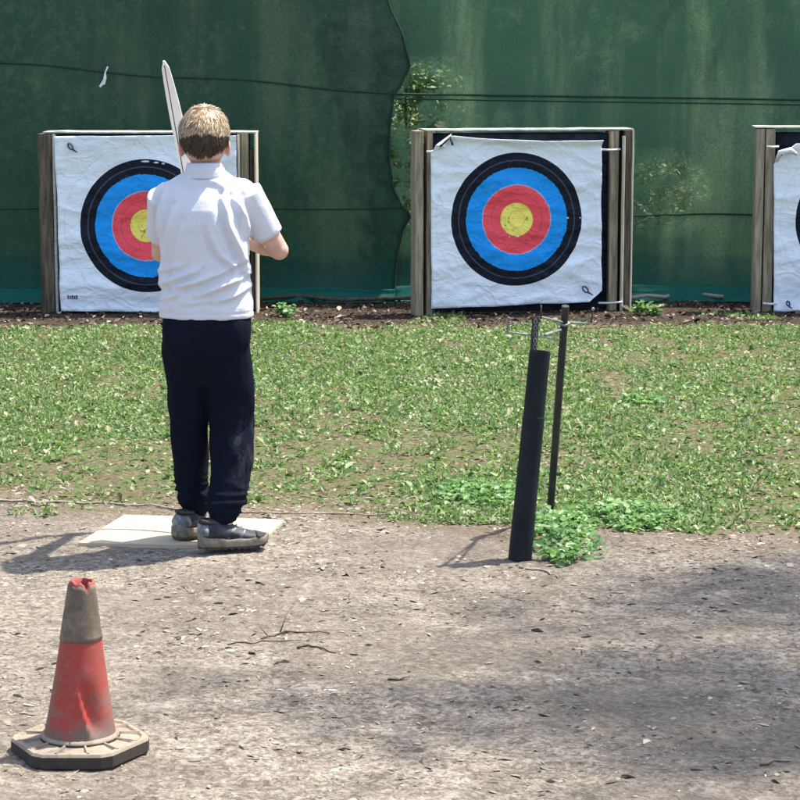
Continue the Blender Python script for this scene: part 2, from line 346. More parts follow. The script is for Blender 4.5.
def field_mesh(name, V, Fc, mat):            # numpy verts (n,3), quads or tris
    me = bpy.data.meshes.new(name); n = len(V); k = Fc.shape[1]
    me.vertices.add(n); me.vertices.foreach_set('co', V.astype(np.float32).ravel())
    me.loops.add(Fc.size); me.loops.foreach_set('vertex_index', Fc.astype(np.int32).ravel())
    me.polygons.add(len(Fc)); me.polygons.foreach_set('loop_start', np.arange(0, Fc.size, k, dtype=np.int32))
    me.update(calc_edges=True); me.validate()
    me.materials.append(mat); return me
def leaves(C, L, Wd, tilt, lift=0.0, fold=.25):
    """folded leaf: 6 vertices, 2 quads, at centres C, random heading, tilt range"""
    n = len(C); az = rng.uniform(0, 2 * pi, n); ti = rng.uniform(*tilt, n); ro = rng.normal(0, .45, n)
    d = np.stack([np.cos(az) * np.cos(ti), np.sin(az) * np.cos(ti), np.sin(ti)], 1)
    s0 = np.stack([-np.sin(az), np.cos(az), np.zeros(n)], 1); u0 = np.cross(d, s0)
    s1 = s0 * np.cos(ro)[:, None] + u0 * np.sin(ro)[:, None]; u1 = np.cross(d, s1)
    L = L[:, None]; Wd = Wd[:, None]; fo = (fold * Wd)
    base = C - d * L * 0
    P = [base, base + d * L * .45 - s1 * Wd * .5 - u1 * fo * -1, base + d * L * .85 - s1 * Wd * .3 + u1 * fo * .6, base + d * L,
         base + d * L * .85 + s1 * Wd * .3 + u1 * fo * .6, base + d * L * .45 + s1 * Wd * .5 + u1 * fo]
    V = np.stack(P, 1).reshape(-1, 3); i = np.arange(n)[:, None] * 6
    Fc = np.concatenate([i + np.array([[0, 1, 2, 3]]), i + np.array([[0, 3, 4, 5]])], 0)
    return V, Fc

# ------------------------------------------------------------------ ground
def gh(x, y):
    a = noise.noise(Vector((x * .7, y * .7, 3))) * .035 + noise.noise(Vector((x * 3, y * 3, 9))) * .012 + noise.noise(Vector((x * 11, y * 11, 2))) * .0045
    flat = max(0, min(1, (y - 13) / .6))
    if y < 8.4: a += (noise.noise(Vector((x * 24, y * 19, 5))) * .0060 + noise.noise(Vector((x * 52, y * 42, 7))) * .0040) * min(1, (8.4 - y) / .5)
    return a * .6 * (1 - .3 * flat)
def axis(segs, far):
    a = []
    for lo, hi, st in segs: a += list(np.arange(lo, hi - 1e-6, st))
    a.append(segs[-1][1]); e = []; f = []; d = segs[-1][2]; q = a[-1]
    while q < far: d *= 1.6; q += d; e.append(q)
    d = segs[0][2]; q = a[0]
    while q > -far: d *= 1.6; q -= d; f.append(q)
    return np.array(f[::-1] + a + e)
def make_ground():
    X = axis([(-3.2, -1.8, .035), (-1.8, 1.8, .0115), (1.8, 3.2, .035)], 120); Y = axis([(4.3, 8.0, .0125), (8.0, 14.6, .04)], 120)
    nx, ny = len(X), len(Y); V = np.zeros((nx * ny, 3)); k = 0
    for yy in Y:
        for xx in X: V[k] = (xx, yy, gh(xx, yy)); k += 1
    i = (np.arange(ny - 1)[:, None] * nx + np.arange(nx - 1)[None, :]).ravel()[:, None]
    Fc = i + np.array([[0, 1, nx + 1, nx]])
    me = field_mesh('ground', V, Fc, M['ground']); me.polygons.foreach_set('use_smooth', [True] * len(me.polygons))
    o = bpy.data.objects.new('ground', me); COL.objects.link(o); tag(o, kind='structure')
make_ground()

def edge_y(x): return 7.5 - .25 * x
def scatter(n, y0, y1, keep, margin=.5):
    out = []
    while len(out) < n:
        y = random.uniform(y0, y1); hw = .18 * y + margin
        x = random.uniform(-hw, hw)
        if random.random() < hw / (.18 * y1 + margin) and keep(x, y): out.append((x, y, gh(x, y)))
    return np.array(out)
def nz(x, y, s, o=0): return noise.noise(Vector((x * s, y * s, o)))

LUSH = []
for a_, b_, r_, k_ in ((480, 495, .28, .8), (620, 515, .38, .9), (540, 515, .3, .6), (520, 400, .6, .35), (690, 480, .35, .3), (330, 370, .5, .3), (60, 410, .4, .35),
                       (380, 470, .45, -.5), (60, 480, .5, -.45), (700, 440, .3, -.5), (300, 430, .3, -.3), (760, 500, .3, -.4), (700, 345, .6, -.3), (440, 440, .3, -.3)):
    q_ = on_ground(a_, b_); LUSH.append((q_.x, q_.y, r_, k_))
def make_fields():
    def kg(x, y):
        e = y - edge_y(x) + nz(x, y, 2.3, 5) * .5
        if e < .02: return False
        if y > 13.0 + nz(x, y, 2.2, 1) * .7: return False
        pch = nz(x, y * .55, 1.5, 7) * .35 + nz(x, y * .5, 5.5, 2) * .75 + nz(x, y * .7, 13, 4) * .7
        thin = .6 * max(0, 1 - e / 1.7)
        for a, b, rr, k in LUSH: pch += (.7 if k > 0 else .45) * k * math.exp(-((x - a) ** 2 + ((y - b) * .6) ** 2) / rr ** 2)
        return random.random() < max(.07, .58 + pch * 1.6 - thin)
    C = scatter(105000, 6.9, 13.6, kg, .7); n = len(C)
    L = rng.gamma(4, .0030, n) + .008; V1, F1 = leaves(C + [0, 0, .003], L, L * rng.uniform(.4, .8, n), (-.15, .7))
    C2 = scatter(48000, 6.9, 13.6, kg, .7); n = len(C2); L = rng.uniform(.014, .042, n)
    V2, F2 = leaves(C2, L, np.full(n, .004) + rng.uniform(0, .003, n), (.25, 1.3))
    hw = lambda y: .18 * y + .6
    def ko(x, y): return abs(x) > hw(y) and random.random() < 1.15 - .35 * (abs(x) - hw(y)) and kg(x, y)
    C3 = scatter(45000, 6.5, 13.6, ko, 3.2); n = len(C3); L = rng.gamma(4, .0038, n) + .010
    V3_, F3_ = leaves(C3 + [0, 0, .003], L, L * rng.uniform(.3, .7, n), (-.1, 1.0)); V2 = np.concatenate([V2, V3_]); F2 = np.concatenate([F2, F3_ + len(V2) - len(V3_)])
    me = field_mesh('grass', np.concatenate([V1, V2]), np.concatenate([F1, F2 + len(V1)]), M['grass'])
    o = bpy.data.objects.new('grass', me); COL.objects.link(o)
    tag(o, 'patchy short grass and clover growing between the dirt and the targets', 'grass', kind='stuff')
    # dry flakes on the trodden dirt
    def kd(x, y):
        e = y - edge_y(x)
        if e > .55 + nz(x, y, 3, 8) * .5: return random.random() < .16
        return random.random() < .36 + nz(x, y, 2.6, 11) * .9 + nz(x, y, 9, 3) * .4 + .6 * max(0, 1 - abs(e) / .35)
    C = scatter(36000, 4.3, 13.0, kd, 1.0); n = len(C); L = np.minimum(rng.gamma(1.6, .0058, n) + .003, .036)
    V1, F1 = leaves(C + [0, 0, .001], L, L * rng.uniform(.14, .6, n), (-.05, .08), 0, .07)
    me = field_mesh('leaf_litter', V1, F1, M['litter']); o = bpy.data.objects.new('leaf_litter', me); COL.objects.link(o)
    tag(o, 'dry leaf flakes and chips trodden into the pale dirt', 'leaf litter', kind='stuff')
    def km(x, y): return y > 12.75 + nz(x, y, 2.2, 1) * .7 and random.random() < .7 + nz(x, y, 4, 3) * .6
    C = scatter(8000, 12.2, 14.5, km, .6); n = len(C); L = rng.gamma(2.2, .0075, n) + .006
    V1, F1 = leaves(C + [0, 0, .004], L, L * rng.uniform(.3, .7, n), (-.2, .5), 0, .2)
    me = field_mesh('mulch', V1, F1, M['mulch_litter']); o = bpy.data.objects.new('mulch', me); COL.objects.link(o)
    tag(o, 'dark mulch and dead leaves in the strip under the targets', 'mulch', kind='stuff')
make_fields()

def twig(pts_px, r, label, mat='twig', name='twig', forks=()):
    r *= .72
    pts = [on_ground(*q) for q in pts_px]
    b = pts[0].copy(); root = b.copy(); root.z = gh(b.x, b.y)
    fine = []
    for i in range(len(pts) - 1):
        for k in range(4): fine.append(pts[i].lerp(pts[i + 1], k / 4))
    fine.append(pts[-1])
    q = [Vector((p.x - b.x + random.uniform(-.2, .2) * r * 2, p.y - b.y + random.uniform(-1, 1) * r * 3.5, gh(p.x, p.y) - root.z + r * random.uniform(.3, 1.2))) for p in fine]
    mb = MB(); n = len(q); mb.tube(q, [r * (1 - .6 * i / (n - 1)) for i in range(n)], 6)
    for k, dx, dy, dz in forks:
        mb.tube([q[k], q[k] + Vector((dx, dy, dz))], [r * .6, r * .25], 5)
    o = mb.build(name, M[mat], None, True, root); tag(o, label, name.replace('_', ' ')); return o
twig([(262, 640), (285, 634), (330, 634)], .005, 'dark forked twig lying on the dirt right of the cone', forks=((3, .02, .05, .05), (1, -.03, .02, .03)))
twig([(228, 645), (262, 644), (300, 641)], .0035, 'long thin dark twig just below the forked twig on the dirt')
twig([(298, 650), (312, 648), (335, 655)], .006, 'short thick twig at the middle of the trodden dirt')
twig([(388, 680), (410, 679)], .006, 'short dark stub of twig alone on the pale sunlit dirt')
twig([(760, 758), (790, 752)], .005, 'small twig in the lower right corner of the dirt')
twig([(519, 567), (545, 570), (558, 578)], .006, 'pale bent root lying at the foot of the black tube', 'pale_root', 'root')
twig([(-20, 503), (40, 503), (100, 502), (150, 507), (230, 514), (320, 514), (420, 516), (500, 519)], .007, 'long pale half-buried root along the edge of the dirt and grass', 'pale_root', 'root')

# ------------------------------------------------------------------ target stands
YT = 13.55
SC = 2300 / (YT * cos(PITCH) + 1.0 * sin(PITCH))     # px per metre at the targets

def stand(cx_px, base_px, yaw, posts, boss, cap, label):
    g = on_ground(cx_px, base_px); root = empty('target_stand', (g.x, YT, gh(g.x, YT)), yaw); tag(root, label, 'target stand', 'target stands along the net')
    X = lambda px: (px - cx_px) / SC
    Z = lambda py: (base_px - py) / SC
    for x0, x1, y0, y1, top, mat in posts:
        mb = MB(); n = 9
        rings = []
        lean = random.uniform(-.004, .004)
        for i in range(n):
            z = -.05 + (Z(top) + .05) * i / (n - 1); j = lambda: random.uniform(-.0012, .0012); e = .004
            a, b = X(x0) + lean * i / n, X(x1) + lean * i / n
            rings.append([(a + e + j(), y0, z), (b - e + j(), y0, z), (b + j(), y0 + e, z), (b + j(), y1 - e, z), (b - e, y1, z), (a + e, y1, z), (a + j(), y1 - e, z), (a + j(), y0 + e, z)])
        mb.loft(rings); mb.build('post', M[mat], root)
    x0, x1, t, b = boss
    mb = MB(); layers = 12                                # foam in pressed layers
    for i in range(layers):
        z0 = Z(b) + (Z(t) - Z(b)) * i / layers; z1 = Z(b) + (Z(t) - Z(b)) * (i + 1) / layers
        k = random.uniform(-.004, .004); mb.box((X(x0) + .004, .03 + k, z0 + .001), (X(x1) - .004, .19 + k, z1 - .001), .006)
    mb.build('foam_boss', M['foam'], root)
    x0, x1, t = cap
    mb = MB(); n = 24; rings = []
    for i in range(n):
        f = i / (n - 1); x = X(x0) + (X(x1) - X(x0)) * f; d = noise.noise(Vector((x * 9, cx_px, 0))) * .004
        z = Z(t) + d; rings.append([(x, -.012 + d, z), (x, -.012 + d, z + .008), (x, .21, z + .008), (x, .21, z)])
    mb.loft(rings); mb.build('top_board', M['wood_white'], root)
    mb = MB(); mb.box((X(boss[0]) - .02, .05, .0), (X(boss[1]) + .02, .13, .07), .004); mb.build('bottom_rail', M['wood_dark'], root)
    return root, X, Z

def face_sheet(root, X, Z, corners, centre, label, sag, cut=(0, 0, 0, 0), ties=(), loops=(), seed=0, extras=None):
    """corners TL,TR,BR,BL in px; sheet hangs a little in front of the boss."""
    W = root.matrix_world if False else Matrix.Translation(root.location) @ Matrix.Rotation(root.rotation_euler.z, 4, 'Z')
    N = 72; tl, tr, br, bl = [Vector((X(a), Z(b))) for a, b in corners]
    c = Vector((X(centre[0]), Z(centre[1])))
    V = []; Fc = []
    for j in range(N + 1):
        for i in range(N + 1):
            u, v = i / N, j / N                            # v = 0 top
            p = tl.lerp(tr, u).lerp(bl.lerp(br, u), v)
            # cut / folded corners
            for (cu, cv, k) in ((0, 0, cut[0]), (1, 0, cut[1]), (1, 1, cut[2]), (0, 1, cut[3])):
                du, dv = abs(u - cu), abs(v - cv)
                if k and du + dv < k:
                    s_ = (k - du - dv) / 2; p += Vector(((s_ if cu == 0 else -s_) * (tr - tl).length, (-s_ if cv == 0 else s_) * (tl - bl).length))
            p.y -= sag * sin(pi * u) * (1 - v) ** 3
            p.y += (noise.noise(Vector((u * 4, seed, 1))) * .010) * (v ** 6) + noise.noise(Vector((u * 5, seed, 4))) * .005 * (1 - v) ** 6
            p.x += noise.noise(Vector((v * 4, seed, 2))) * .007 * (abs(u - .5) * 2) ** 6
            q = Vector((u * 2.6, v * 5.2, seed * 3.1))
            y = noise.fractal(q, 1.0, 2.0, 5) * .017 + noise.noise(Vector((u * 7 + v * 3, v * 16 - u * 2, seed))) * .0045
            y += (1 - abs(noise.noise(Vector((u * 3 + v * 1.5, v * 7, seed + 9))))) ** 8 * -.010
            lip = max(0, 1 - v * 28); y -= lip * (.035 if sag > 0 else .008)
            y -= .012 * (2 * abs(u - .5)) ** 8
            V.append((p.x - c.x, y, p.y - c.y))
    for j in range(N):
        for i in range(N): a = j * (N + 1) + i; Fc.append((a, a + 1, a + N + 2, a + N + 1))
    me = bpy.data.meshes.new('face_sheet'); me.from_pydata(V, [], Fc)
    e = empty('archery_target', W @ Vector((c.x, -.022, c.y)), root.rotation_euler.z); tag(e, label, 'archery target', 'paper targets hung on the stands')
    o = link('printed_sheet', me, M['printed_face'], e, True)
    sm = o.modifiers.new('thick', 'SOLIDIFY'); sm.thickness = .0025
    R = lambda px, py: (X(px) - c.x, Z(py) - c.y)
    for (a, b, r, dy) in ties:
        p0, p1 = R(*a), R(*b); mb = MB()
        mb.tube([(p0[0], -.012, p0[1]), ((p0[0] + p1[0]) / 2, -.016, (p0[1] + p1[1]) / 2 - .004), (p1[0], dy, p1[1])], r, 8); mb.build('tie_cord', M['cord_white'], e, True)
    for (px, py, s, ang) in loops:
        x, z = R(px, py); mb = MB(); pts = []
        for k in range(13):
            a = 2 * pi * k / 12; pts.append((x + s * (cos(a) * .55 * cos(ang) - sin(a) * sin(ang)), -.020, z + s * (cos(a) * .55 * sin(ang) + sin(a) * cos(ang))))
        mb.tube(pts, .0045, 6)
        mb.tube([(x + s * sin(ang), -.018, z - s * cos(ang)), (x + 2.3 * s * sin(ang) + .012, -.020, z - 2.1 * s * cos(ang))], [.006, .003], 6)
        mb.build('corner_loop', M['cord_dark'], e, True)
    if extras: extras(e, R)
    return e

# middle stand
r0, X, Z = stand(523, 314, radians(9), [
    (413, 421.5, -.02, .14, 131, 'wood_grey'), (425, 431, -.005, .12, 131, 'wood_grey'),
    (611.5, 620.5, -.005, .12, 132, 'wood_grey'), (622.3, 625, -.045, -.02, 137, 'wood_pale'),
    (625.6, 632.5, -.02, .13, 131, 'wood_dark'), (632.6, 634.6, -.024, .16, 131, 'wood_pale')],  # narrow pale end strip paints the sunlit edge of the outer post
    (431, 611.5, 134, 312), (424, 635, 131), 'pale wooden stand in the middle of the net, holding the whole unobstructed target')
def mid_extra(e, R):
    mb = MB()                                             # folded-over corner flap, knotted
    a, b, c_ = R(429, 152), R(449, 133), R(441, 147)
    mb.add([(a[0], -.02, a[1]), (b[0], -.02, b[1]), (c_[0], -.045, c_[1]), (a[0] + .02, -.035, a[1] + .045), ((a[0] + b[0]) / 2 + .004, -.05, (a[1] + b[1]) / 2 - .016)],
           [(0, 4, 3), (3, 4, 1), (0, 2, 4), (4, 2, 1)])
    o = mb.build('folded_corner', M['cord_white'], e); o.modifiers.new('t', 'SOLIDIFY').thickness = .004
    mb = MB(); p, q = R(436, 146), R(447, 136)
    mb.tube([(p[0], -.055, p[1]), (q[0], -.055, q[1])], .006, 8)
    mb.tube([(q[0], -.05, q[1] - .01), (q[0] + .012, -.05, q[1] - .05)], .007, 8); mb.build('knot', M['cord_dark'], e, True)
    for px, py, w_ in ((567, 218, .02), (580, 218, .008), (516, 236, .025), (508, 236, .01)):
        mb = MB(); x, z = R(px, py); mb.ball((x, -.012, z), (w_ / 2, .004, .004), 8, 6); mb.build('scuff_mark', M['scuff'], e)
face_sheet(r0, X, Z, [(428, 133.5), (601, 140.5), (603, 303), (429, 307)], (515.5, 219),
           'white archery target with folded top corner, all its coloured rings in view, middle stand', .018, (.11, 0, .07, 0),
           [((600, 150), (621, 150), .006, .0), ((600, 304), (624, 303), .006, -.03), ((432, 150), (424, 151), .007, -.01)],
           [(586, 290, .022, .75)], 3, mid_extra)
# left stand
r1, X, Z = stand(151, 312, radians(-1), [
    (41.5, 55.5, -.01, .16, 133, 'wood_dark'), (56.2, 59, -.016, .12, 133, 'wood_white'),
    (240, 243, -.016, .12, 133, 'wood_pale'), (243.6, 251, -.01, .14, 132, 'wood_grey'), (252, 256, .03, .14, 148, 'wood_dark'), (257.4, 259.4, -.012, .16, 132, 'wood_pale')],
    (58, 243, 134, 309), (47, 259, 132), 'dark weathered wooden stand behind the boy, at the left of the net')
def left_extra(e, R):
    mb = MB()
    for i in range(5):
        x, z = R(68.5 + i * 2.2, 295.5); mb.box((x, -.016, z - .012), (x + .009, -.011, z + .012 - .004 * (i % 2)))
    mb.build('printed_mark', M['stamp'], e)
    for px, py, w_ in ((149, 160, .05), (160, 161, .03), (167, 162, .02)):
        mb = MB(); x, z = R(px, py); mb.ball((x, -.013, z), (w_ / 2, .004, .006), 8, 6); mb.build('scuff_mark', M['scuff'], e)
face_sheet(r1, X, Z, [(59, 135), (240, 134), (241, 312), (62, 309.5)], (149, 224),
           'white archery target partly hidden by the boy, with a cord loop in its top corner', 0, (0, 0, 0, 0),
           [((62, 311), (57, 311), .005, 0)], [(75, 145, .02, .6)], 8, left_extra)
# right stand
r2, X, Z = stand(866, 316, radians(-3), [
    (758.5, 766.5, -.01, .14, 132, 'wood_grey'), (768, 777.5, -.005, .14, 132, 'wood_grey'),
    (956, 965, -.005, .12, 132, 'wood_grey'), (967, 974, -.02, .13, 132, 'wood_dark')],
    (777.5, 956, 136, 313), (757, 976, 131), 'pale wooden stand cut off by the right edge of the photo')
def right_extra(e, R):
    mb = MB(); a = R(777, 160)
    mb.tube([(a[0] + .005, -.03, a[1] - .02), (a[0] + .02, -.06, a[1] + .03), (a[0] + .08, -.06, a[1] + .045), (a[0] + .12, -.04, a[1] + .02)], [.012, .016, .018, .01], 8)
    mb.build('folded_corner', M['cord_white'], e, True)
face_sheet(r2, X, Z, [(775, 146), (952, 140), (954, 314), (779, 315)], (865, 222),
           'white archery target mostly outside the right edge, only its pale left margin showing', .012, (.12, 0, 0, 0),
           [((780, 149), (768, 149), .006, -.01), ((782, 306), (768, 306), .007, -.01)], [(793, 306, .015, .3)], 14, right_extra)

# ------------------------------------------------------------------ netting
YN = 14.25
def net_sheet(name, edgeL, edgeR, zs, dy, mat, label, seams, seed, hem_top):
    """edges given as functions z -> x"""
    top, bot = zs; NX, NZ = 220, 64; V = []; Fc = []
    def fold(x, z):
        y = noise.noise(Vector((x * .55, z * .3, seed))) * .10 + noise.noise(Vector((x * 2.2, z * .5, seed + 4))) * .03
        y += noise.noise(Vector((x * 5, z * 3.5, seed + 2))) * .010 + noise.noise(Vector((x * 1.5, z * 9, seed + 6))) * .008 * max(0, 1 - z)
        return y - .08 * max(0, 1 - z / .25)
    Pt = lambda x, z: Vector((x, YN + dy + fold(x, z), z))
    for j in range(NZ + 1):
        z = top + (bot - top) * j / NZ; a, b = edgeL(z), edgeR(z)
        for i in range(NX + 1): V.append(Pt(a + (b - a) * i / NX, z))
    for j in range(NZ):
        for i in range(NX): k = j * (NX + 1) + i; Fc.append((k, k + 1, k + NX + 2, k + NX + 1))
    root = empty(name, (0, 0, 0)); tag(root, label, 'netting', 'green netting hung behind the targets')
    def b2(nm, V, Fc, m, th):
        me = bpy.data.meshes.new(nm); me.from_pydata([tuple(q) for q in V], [], Fc); o = link(nm, me, m, root, True)
        o.modifiers.new('t', 'SOLIDIFY').thickness = th; return o
    b2('net_cloth', V, Fc, mat, .0015)
    # hem rolled on the ground, its teal painting light that comes through
    V = []; Fc = []; H = 8
    for j in range(H + 1):
        z = hem_top + (-.01 - hem_top) * j / H
        for i in range(NX + 1):
            x = edgeL(max(z, .1)) + (edgeR(max(z, .1)) - edgeL(max(z, .1))) * i / NX
            zz = z + noise.noise(Vector((x * 3, seed, 1))) * .02 * (1 - j / H)
            q = Pt(x, max(zz, .0)); q.y -= .015 + .05 * (j / H) ** 2 + noise.noise(Vector((x * 2.4, zz * 12, seed))) * .02; V.append(q)
    for j in range(H):
        for i in range(NX): k = j * (NX + 1) + i; Fc.append((k, k + 1, k + NX + 2, k + NX + 1))
    b2('net_hem', V, Fc, M['net_hem'], .002)
    for zf, r in seams:                                       # sewn cords
        mb = MB(); pts = []
        for i in range(0, NX + 1, 2):
            z0 = zf(0); a, b = edgeL(z0), edgeR(z0); x = a + (b - a) * i / NX; q = Pt(x, zf(x)); q.y -= .004; pts.append(q)
        mb.tube(pts, r, 6); mb.build('seam_cord', M['net_cord'], root, True)
    # border cord along the loose edge
    return root, Pt
Zn = lambda py: at(400, py, YN).z
SN = (at(500, 150, YN).x - at(400, 150, YN).x) / 100
def curve(tab):
    tab = sorted((Zn(py), (px - 400) * SN) for px, py in tab)
    def f(z):
        if z <= tab[0][0]: return tab[0][1]
        for (z0, x0), (z1, x1) in zip(tab, tab[1:]):
            if z <= z1: t = (z - z0) / (z1 - z0); t = t * t * (3 - 2 * t) * .5 + t * .5; return x0 + (x1 - x0) * t
        return tab[-1][1]
    return f
eL = curve([(380, -60), (388, 0), (404, 40), (410, 66), (402, 84), (394, 96), (390, 130), (389.5, 158), (393, 185), (400, 202), (411, 214), (402, 232), (397, 255), (394, 300)])
eR = curve([(366, -60), (370, 0), (376, 40), (378, 100), (374, 160), (378, 220), (378, 300)])
TOPZ = 2.35
lineL = lambda x: Zn(93) + (Zn(63) - Zn(93)) * (-(x) / (400 * SN)) + .01 * sin(x * 5)
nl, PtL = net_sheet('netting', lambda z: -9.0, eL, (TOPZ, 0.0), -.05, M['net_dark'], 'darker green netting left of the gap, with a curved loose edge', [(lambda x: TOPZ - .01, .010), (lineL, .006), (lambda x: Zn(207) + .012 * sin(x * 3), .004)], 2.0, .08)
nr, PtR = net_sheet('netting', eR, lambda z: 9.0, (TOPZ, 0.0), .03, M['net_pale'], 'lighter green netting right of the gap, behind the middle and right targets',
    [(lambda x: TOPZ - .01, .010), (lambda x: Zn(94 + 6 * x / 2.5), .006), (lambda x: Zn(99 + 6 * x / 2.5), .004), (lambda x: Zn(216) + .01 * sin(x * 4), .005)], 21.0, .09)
for root, f, Pt in ((nl, eL, PtL),):
    mb = MB(); mb.tube([Pt(f(z), z) - Vector((0, .004, 0)) for z in np.linspace(TOPZ, .05, 90)], .0045, 6); mb.build('border_cord', M['net_cord'], root, True)
# net posts out of sight above carry the top cable
mb = MB(); q = at(104, 76, YN - .12)
V = [(-.010, 0, -.055), (.006, -.004, -.05), (.016, -.008, -.01), (.012, -.012, .02), (.028, -.006, .055), (.020, 0, .06), (.004, -.006, .02), (-.004, -.010, -.02), (-.03, -.006, -.062), (-.022, 0, -.07)]
mb.add(V, [(0, 1, 2, 7), (7, 2, 3, 6), (6, 3, 4, 5), (8, 9, 0, 7)])
o = mb.build('scrap', M['scrap'], None, False, q); o.modifiers.new('t', 'SOLIDIFY').thickness = .003; tag(o, 'small white scrap caught on the dark green netting above the left target', 'scrap')
mb = MB(); p = [on_ground(a, b) for a, b in ((628, 301), (645, 300), (662, 299), (670, 297), (690, 298), (720, 299))]
b0 = p[0].copy(); mb.tube([Vector((v.x - b0.x, v.y - b0.y - .15, .035 + .01 * sin(i * 2))) for i, v in enumerate(p)], .012, 8)
tag(mb.build('hose', M['hose'], None, True, (b0.x, b0.y, 0)), 'pale hose lying along the foot of the netting right of the middle stand', 'hose')
mb = MB(); p = [on_ground(a, b) for a, b in ((262, 301), (300, 299), (340, 301), (400, 300), (416, 301))]
b0 = p[0].copy(); mb.tube([Vector((v.x - b0.x, v.y - b0.y - .15, .03 + .008 * sin(i * 2))) for i, v in enumerate(p)], .012, 8)
tag(mb.build('batten', M['twig'], None, True, (b0.x, b0.y, 0)), 'dark round batten on the ground weighing the netting down between the targets', 'batten')

# ------------------------------------------------------------------ trees and weeds
def tree(name, loc, trunk_h, r, crown, n, size, label, cat='tree', mat='tree_leaf', limbs=7, group=None):
    root = empty(name, loc); tag(root, label, cat, group)
    mb = MB(); top = Vector((crown[0][0] * .6, crown[0][1] * .6, trunk_h)); K = 8
    pts = [Vector((0, 0, -.1)).lerp(top, i / K) + Vector((random.uniform(-1, 1), random.uniform(-1, 1), 0)) * r * .5 * (i > 0) for i in range(K + 1)]
    mb.tube(pts, [r * (1.25 - .85 * i / K) for i in range(K + 1)], 10)
    for k in range(limbs):
        c = random.choice(crown); a = pts[random.randint(4, K)]
        e = Vector(c[:3]) + Vector((random.gauss(0, 1) * c[3] * .5, random.gauss(0, 1) * c[4] * .5, random.gauss(0, 1) * c[5] * .4))
        m_ = a.lerp(e, .5) + Vector((0, 0, .15 * (e - a).length)); mb.tube([a, m_, e], [r * .4, r * .25, r * .08], 6)
    mb.build('trunk', M['bark'], root, True)
    P = []
    clumps = [(c, Vector((random.gauss(0, 1) * c[3] * .5, random.gauss(0, 1) * c[4] * .5, random.gauss(0, 1) * c[5] * .5)) + Vector(c[:3])) for c in crown for _ in range(14)]
    for i in range(n):
        c, k = random.choice(clumps); s_ = .26
        P.append(k + Vector((random.gauss(0, s_) * c[3], random.gauss(0, s_) * c[4], random.gauss(0, s_) * c[5])))
    C = np.array([tuple(q) for q in P]); C[:, 2] = np.maximum(C[:, 2], .04)
    L = rng.uniform(.7, 1.3, n) * size; V, Fc = leaves(C, L, L * .6, (-1.0, .6))
    me = field_mesh('crown', V, Fc, M[mat]); o = bpy.data.objects.new('crown', me); COL.objects.link(o); o.parent = root
    return root
g = at(404, 160, 14.9)
tree('shrub', (g.x, 14.75, 0), 1.6, .014, [(.03, 0, 1.3, .24, .15, .4), (.05, 0, .75, .2, .15, .4), (.3, .05, 1.35, .3, .15, .2)], 3800, .045, 'leafy shrub showing through the gap in the netting left of the middle stand', 'shrub', 'leaf_pale')
g = at(660, 240, 14.8)
tree('shrub', (g.x, 14.95, 0), 1.1, .02, [(0, 0, .75, .28, .2, .35), (.25, 0, .55, .25, .2, .3), (-.2, 0, 1.2, .2, .2, .3)], 2200, .045, 'leafy shrub half seen through the netting between the middle and right stands', 'shrub', 'leaf_pale')
def hedge():
    C = np.stack([rng.uniform(-7, 9, 42000), 18.2 + rng.normal(0, .35, 42000), np.abs(rng.uniform(0, 4.2, 42000))], 1)
    C[:, 1] += .25 * np.sin(C[:, 0] * 2.1) + .2 * np.sin(C[:, 2] * 3 + C[:, 0])
    L = rng.uniform(.09, .16, len(C)); V, Fc = leaves(C, L, L * .6, (-1.0, .5)); me = field_mesh('hedge', V, Fc, M['tree_leaf'])
    o = bpy.data.objects.new('hedge', me); COL.objects.link(o); tag(o, 'dense dark hedge far behind the netting, seen through the gap', 'hedge')
hedge()
tree('tree', (2.2, 16.6, 0), 3.2, .13, [(0, 0, 3.6, 1.3, 1.1, 1.1), (1.2, .2, 3.2, 1.0, .8, .9), (-1.0, 0, 3.0, .9, .8, .9)], 6000, .09, 'tree behind the right part of the netting', 'tree', limbs=12)
tree('tree', (-1.2, 16.8, 0), 3.4, .14, [(0, 0, 3.7, 1.4, 1.1, 1.2), (1.3, 0, 3.1, 1.0, .8, .9), (-1.3, .2, 3.3, 1.1, .8, 1.0)], 6500, .09, 'tree behind the left part of the netting', 'tree', limbs=12)
KX, KY = SUN_DIR.x / SUN_DIR.z, SUN_DIR.y / SUN_DIR.z
tree('tree', (5.9, 7.6, 0), 8.0, .2, [(gx + KX * h_ - 5.9, gy + KY * h_ - 7.6, h_, r_, r_ * .8, .6) for gx, gy, h_, r_ in
    ((.85, 5.15, 8.5, .8), (1.2, 6.2, 8.6, .8), (1.6, 5.3, 8.4, .9), (.55, 6.0, 8.6, .7), (1.9, 6.6, 8.8, .9), (.15, 5.4, 8.3, .6), (1.0, 4.7, 8.2, .8))], 4600, .066, 'tall tree beside the range that shades the dirt', 'tree', limbs=14)

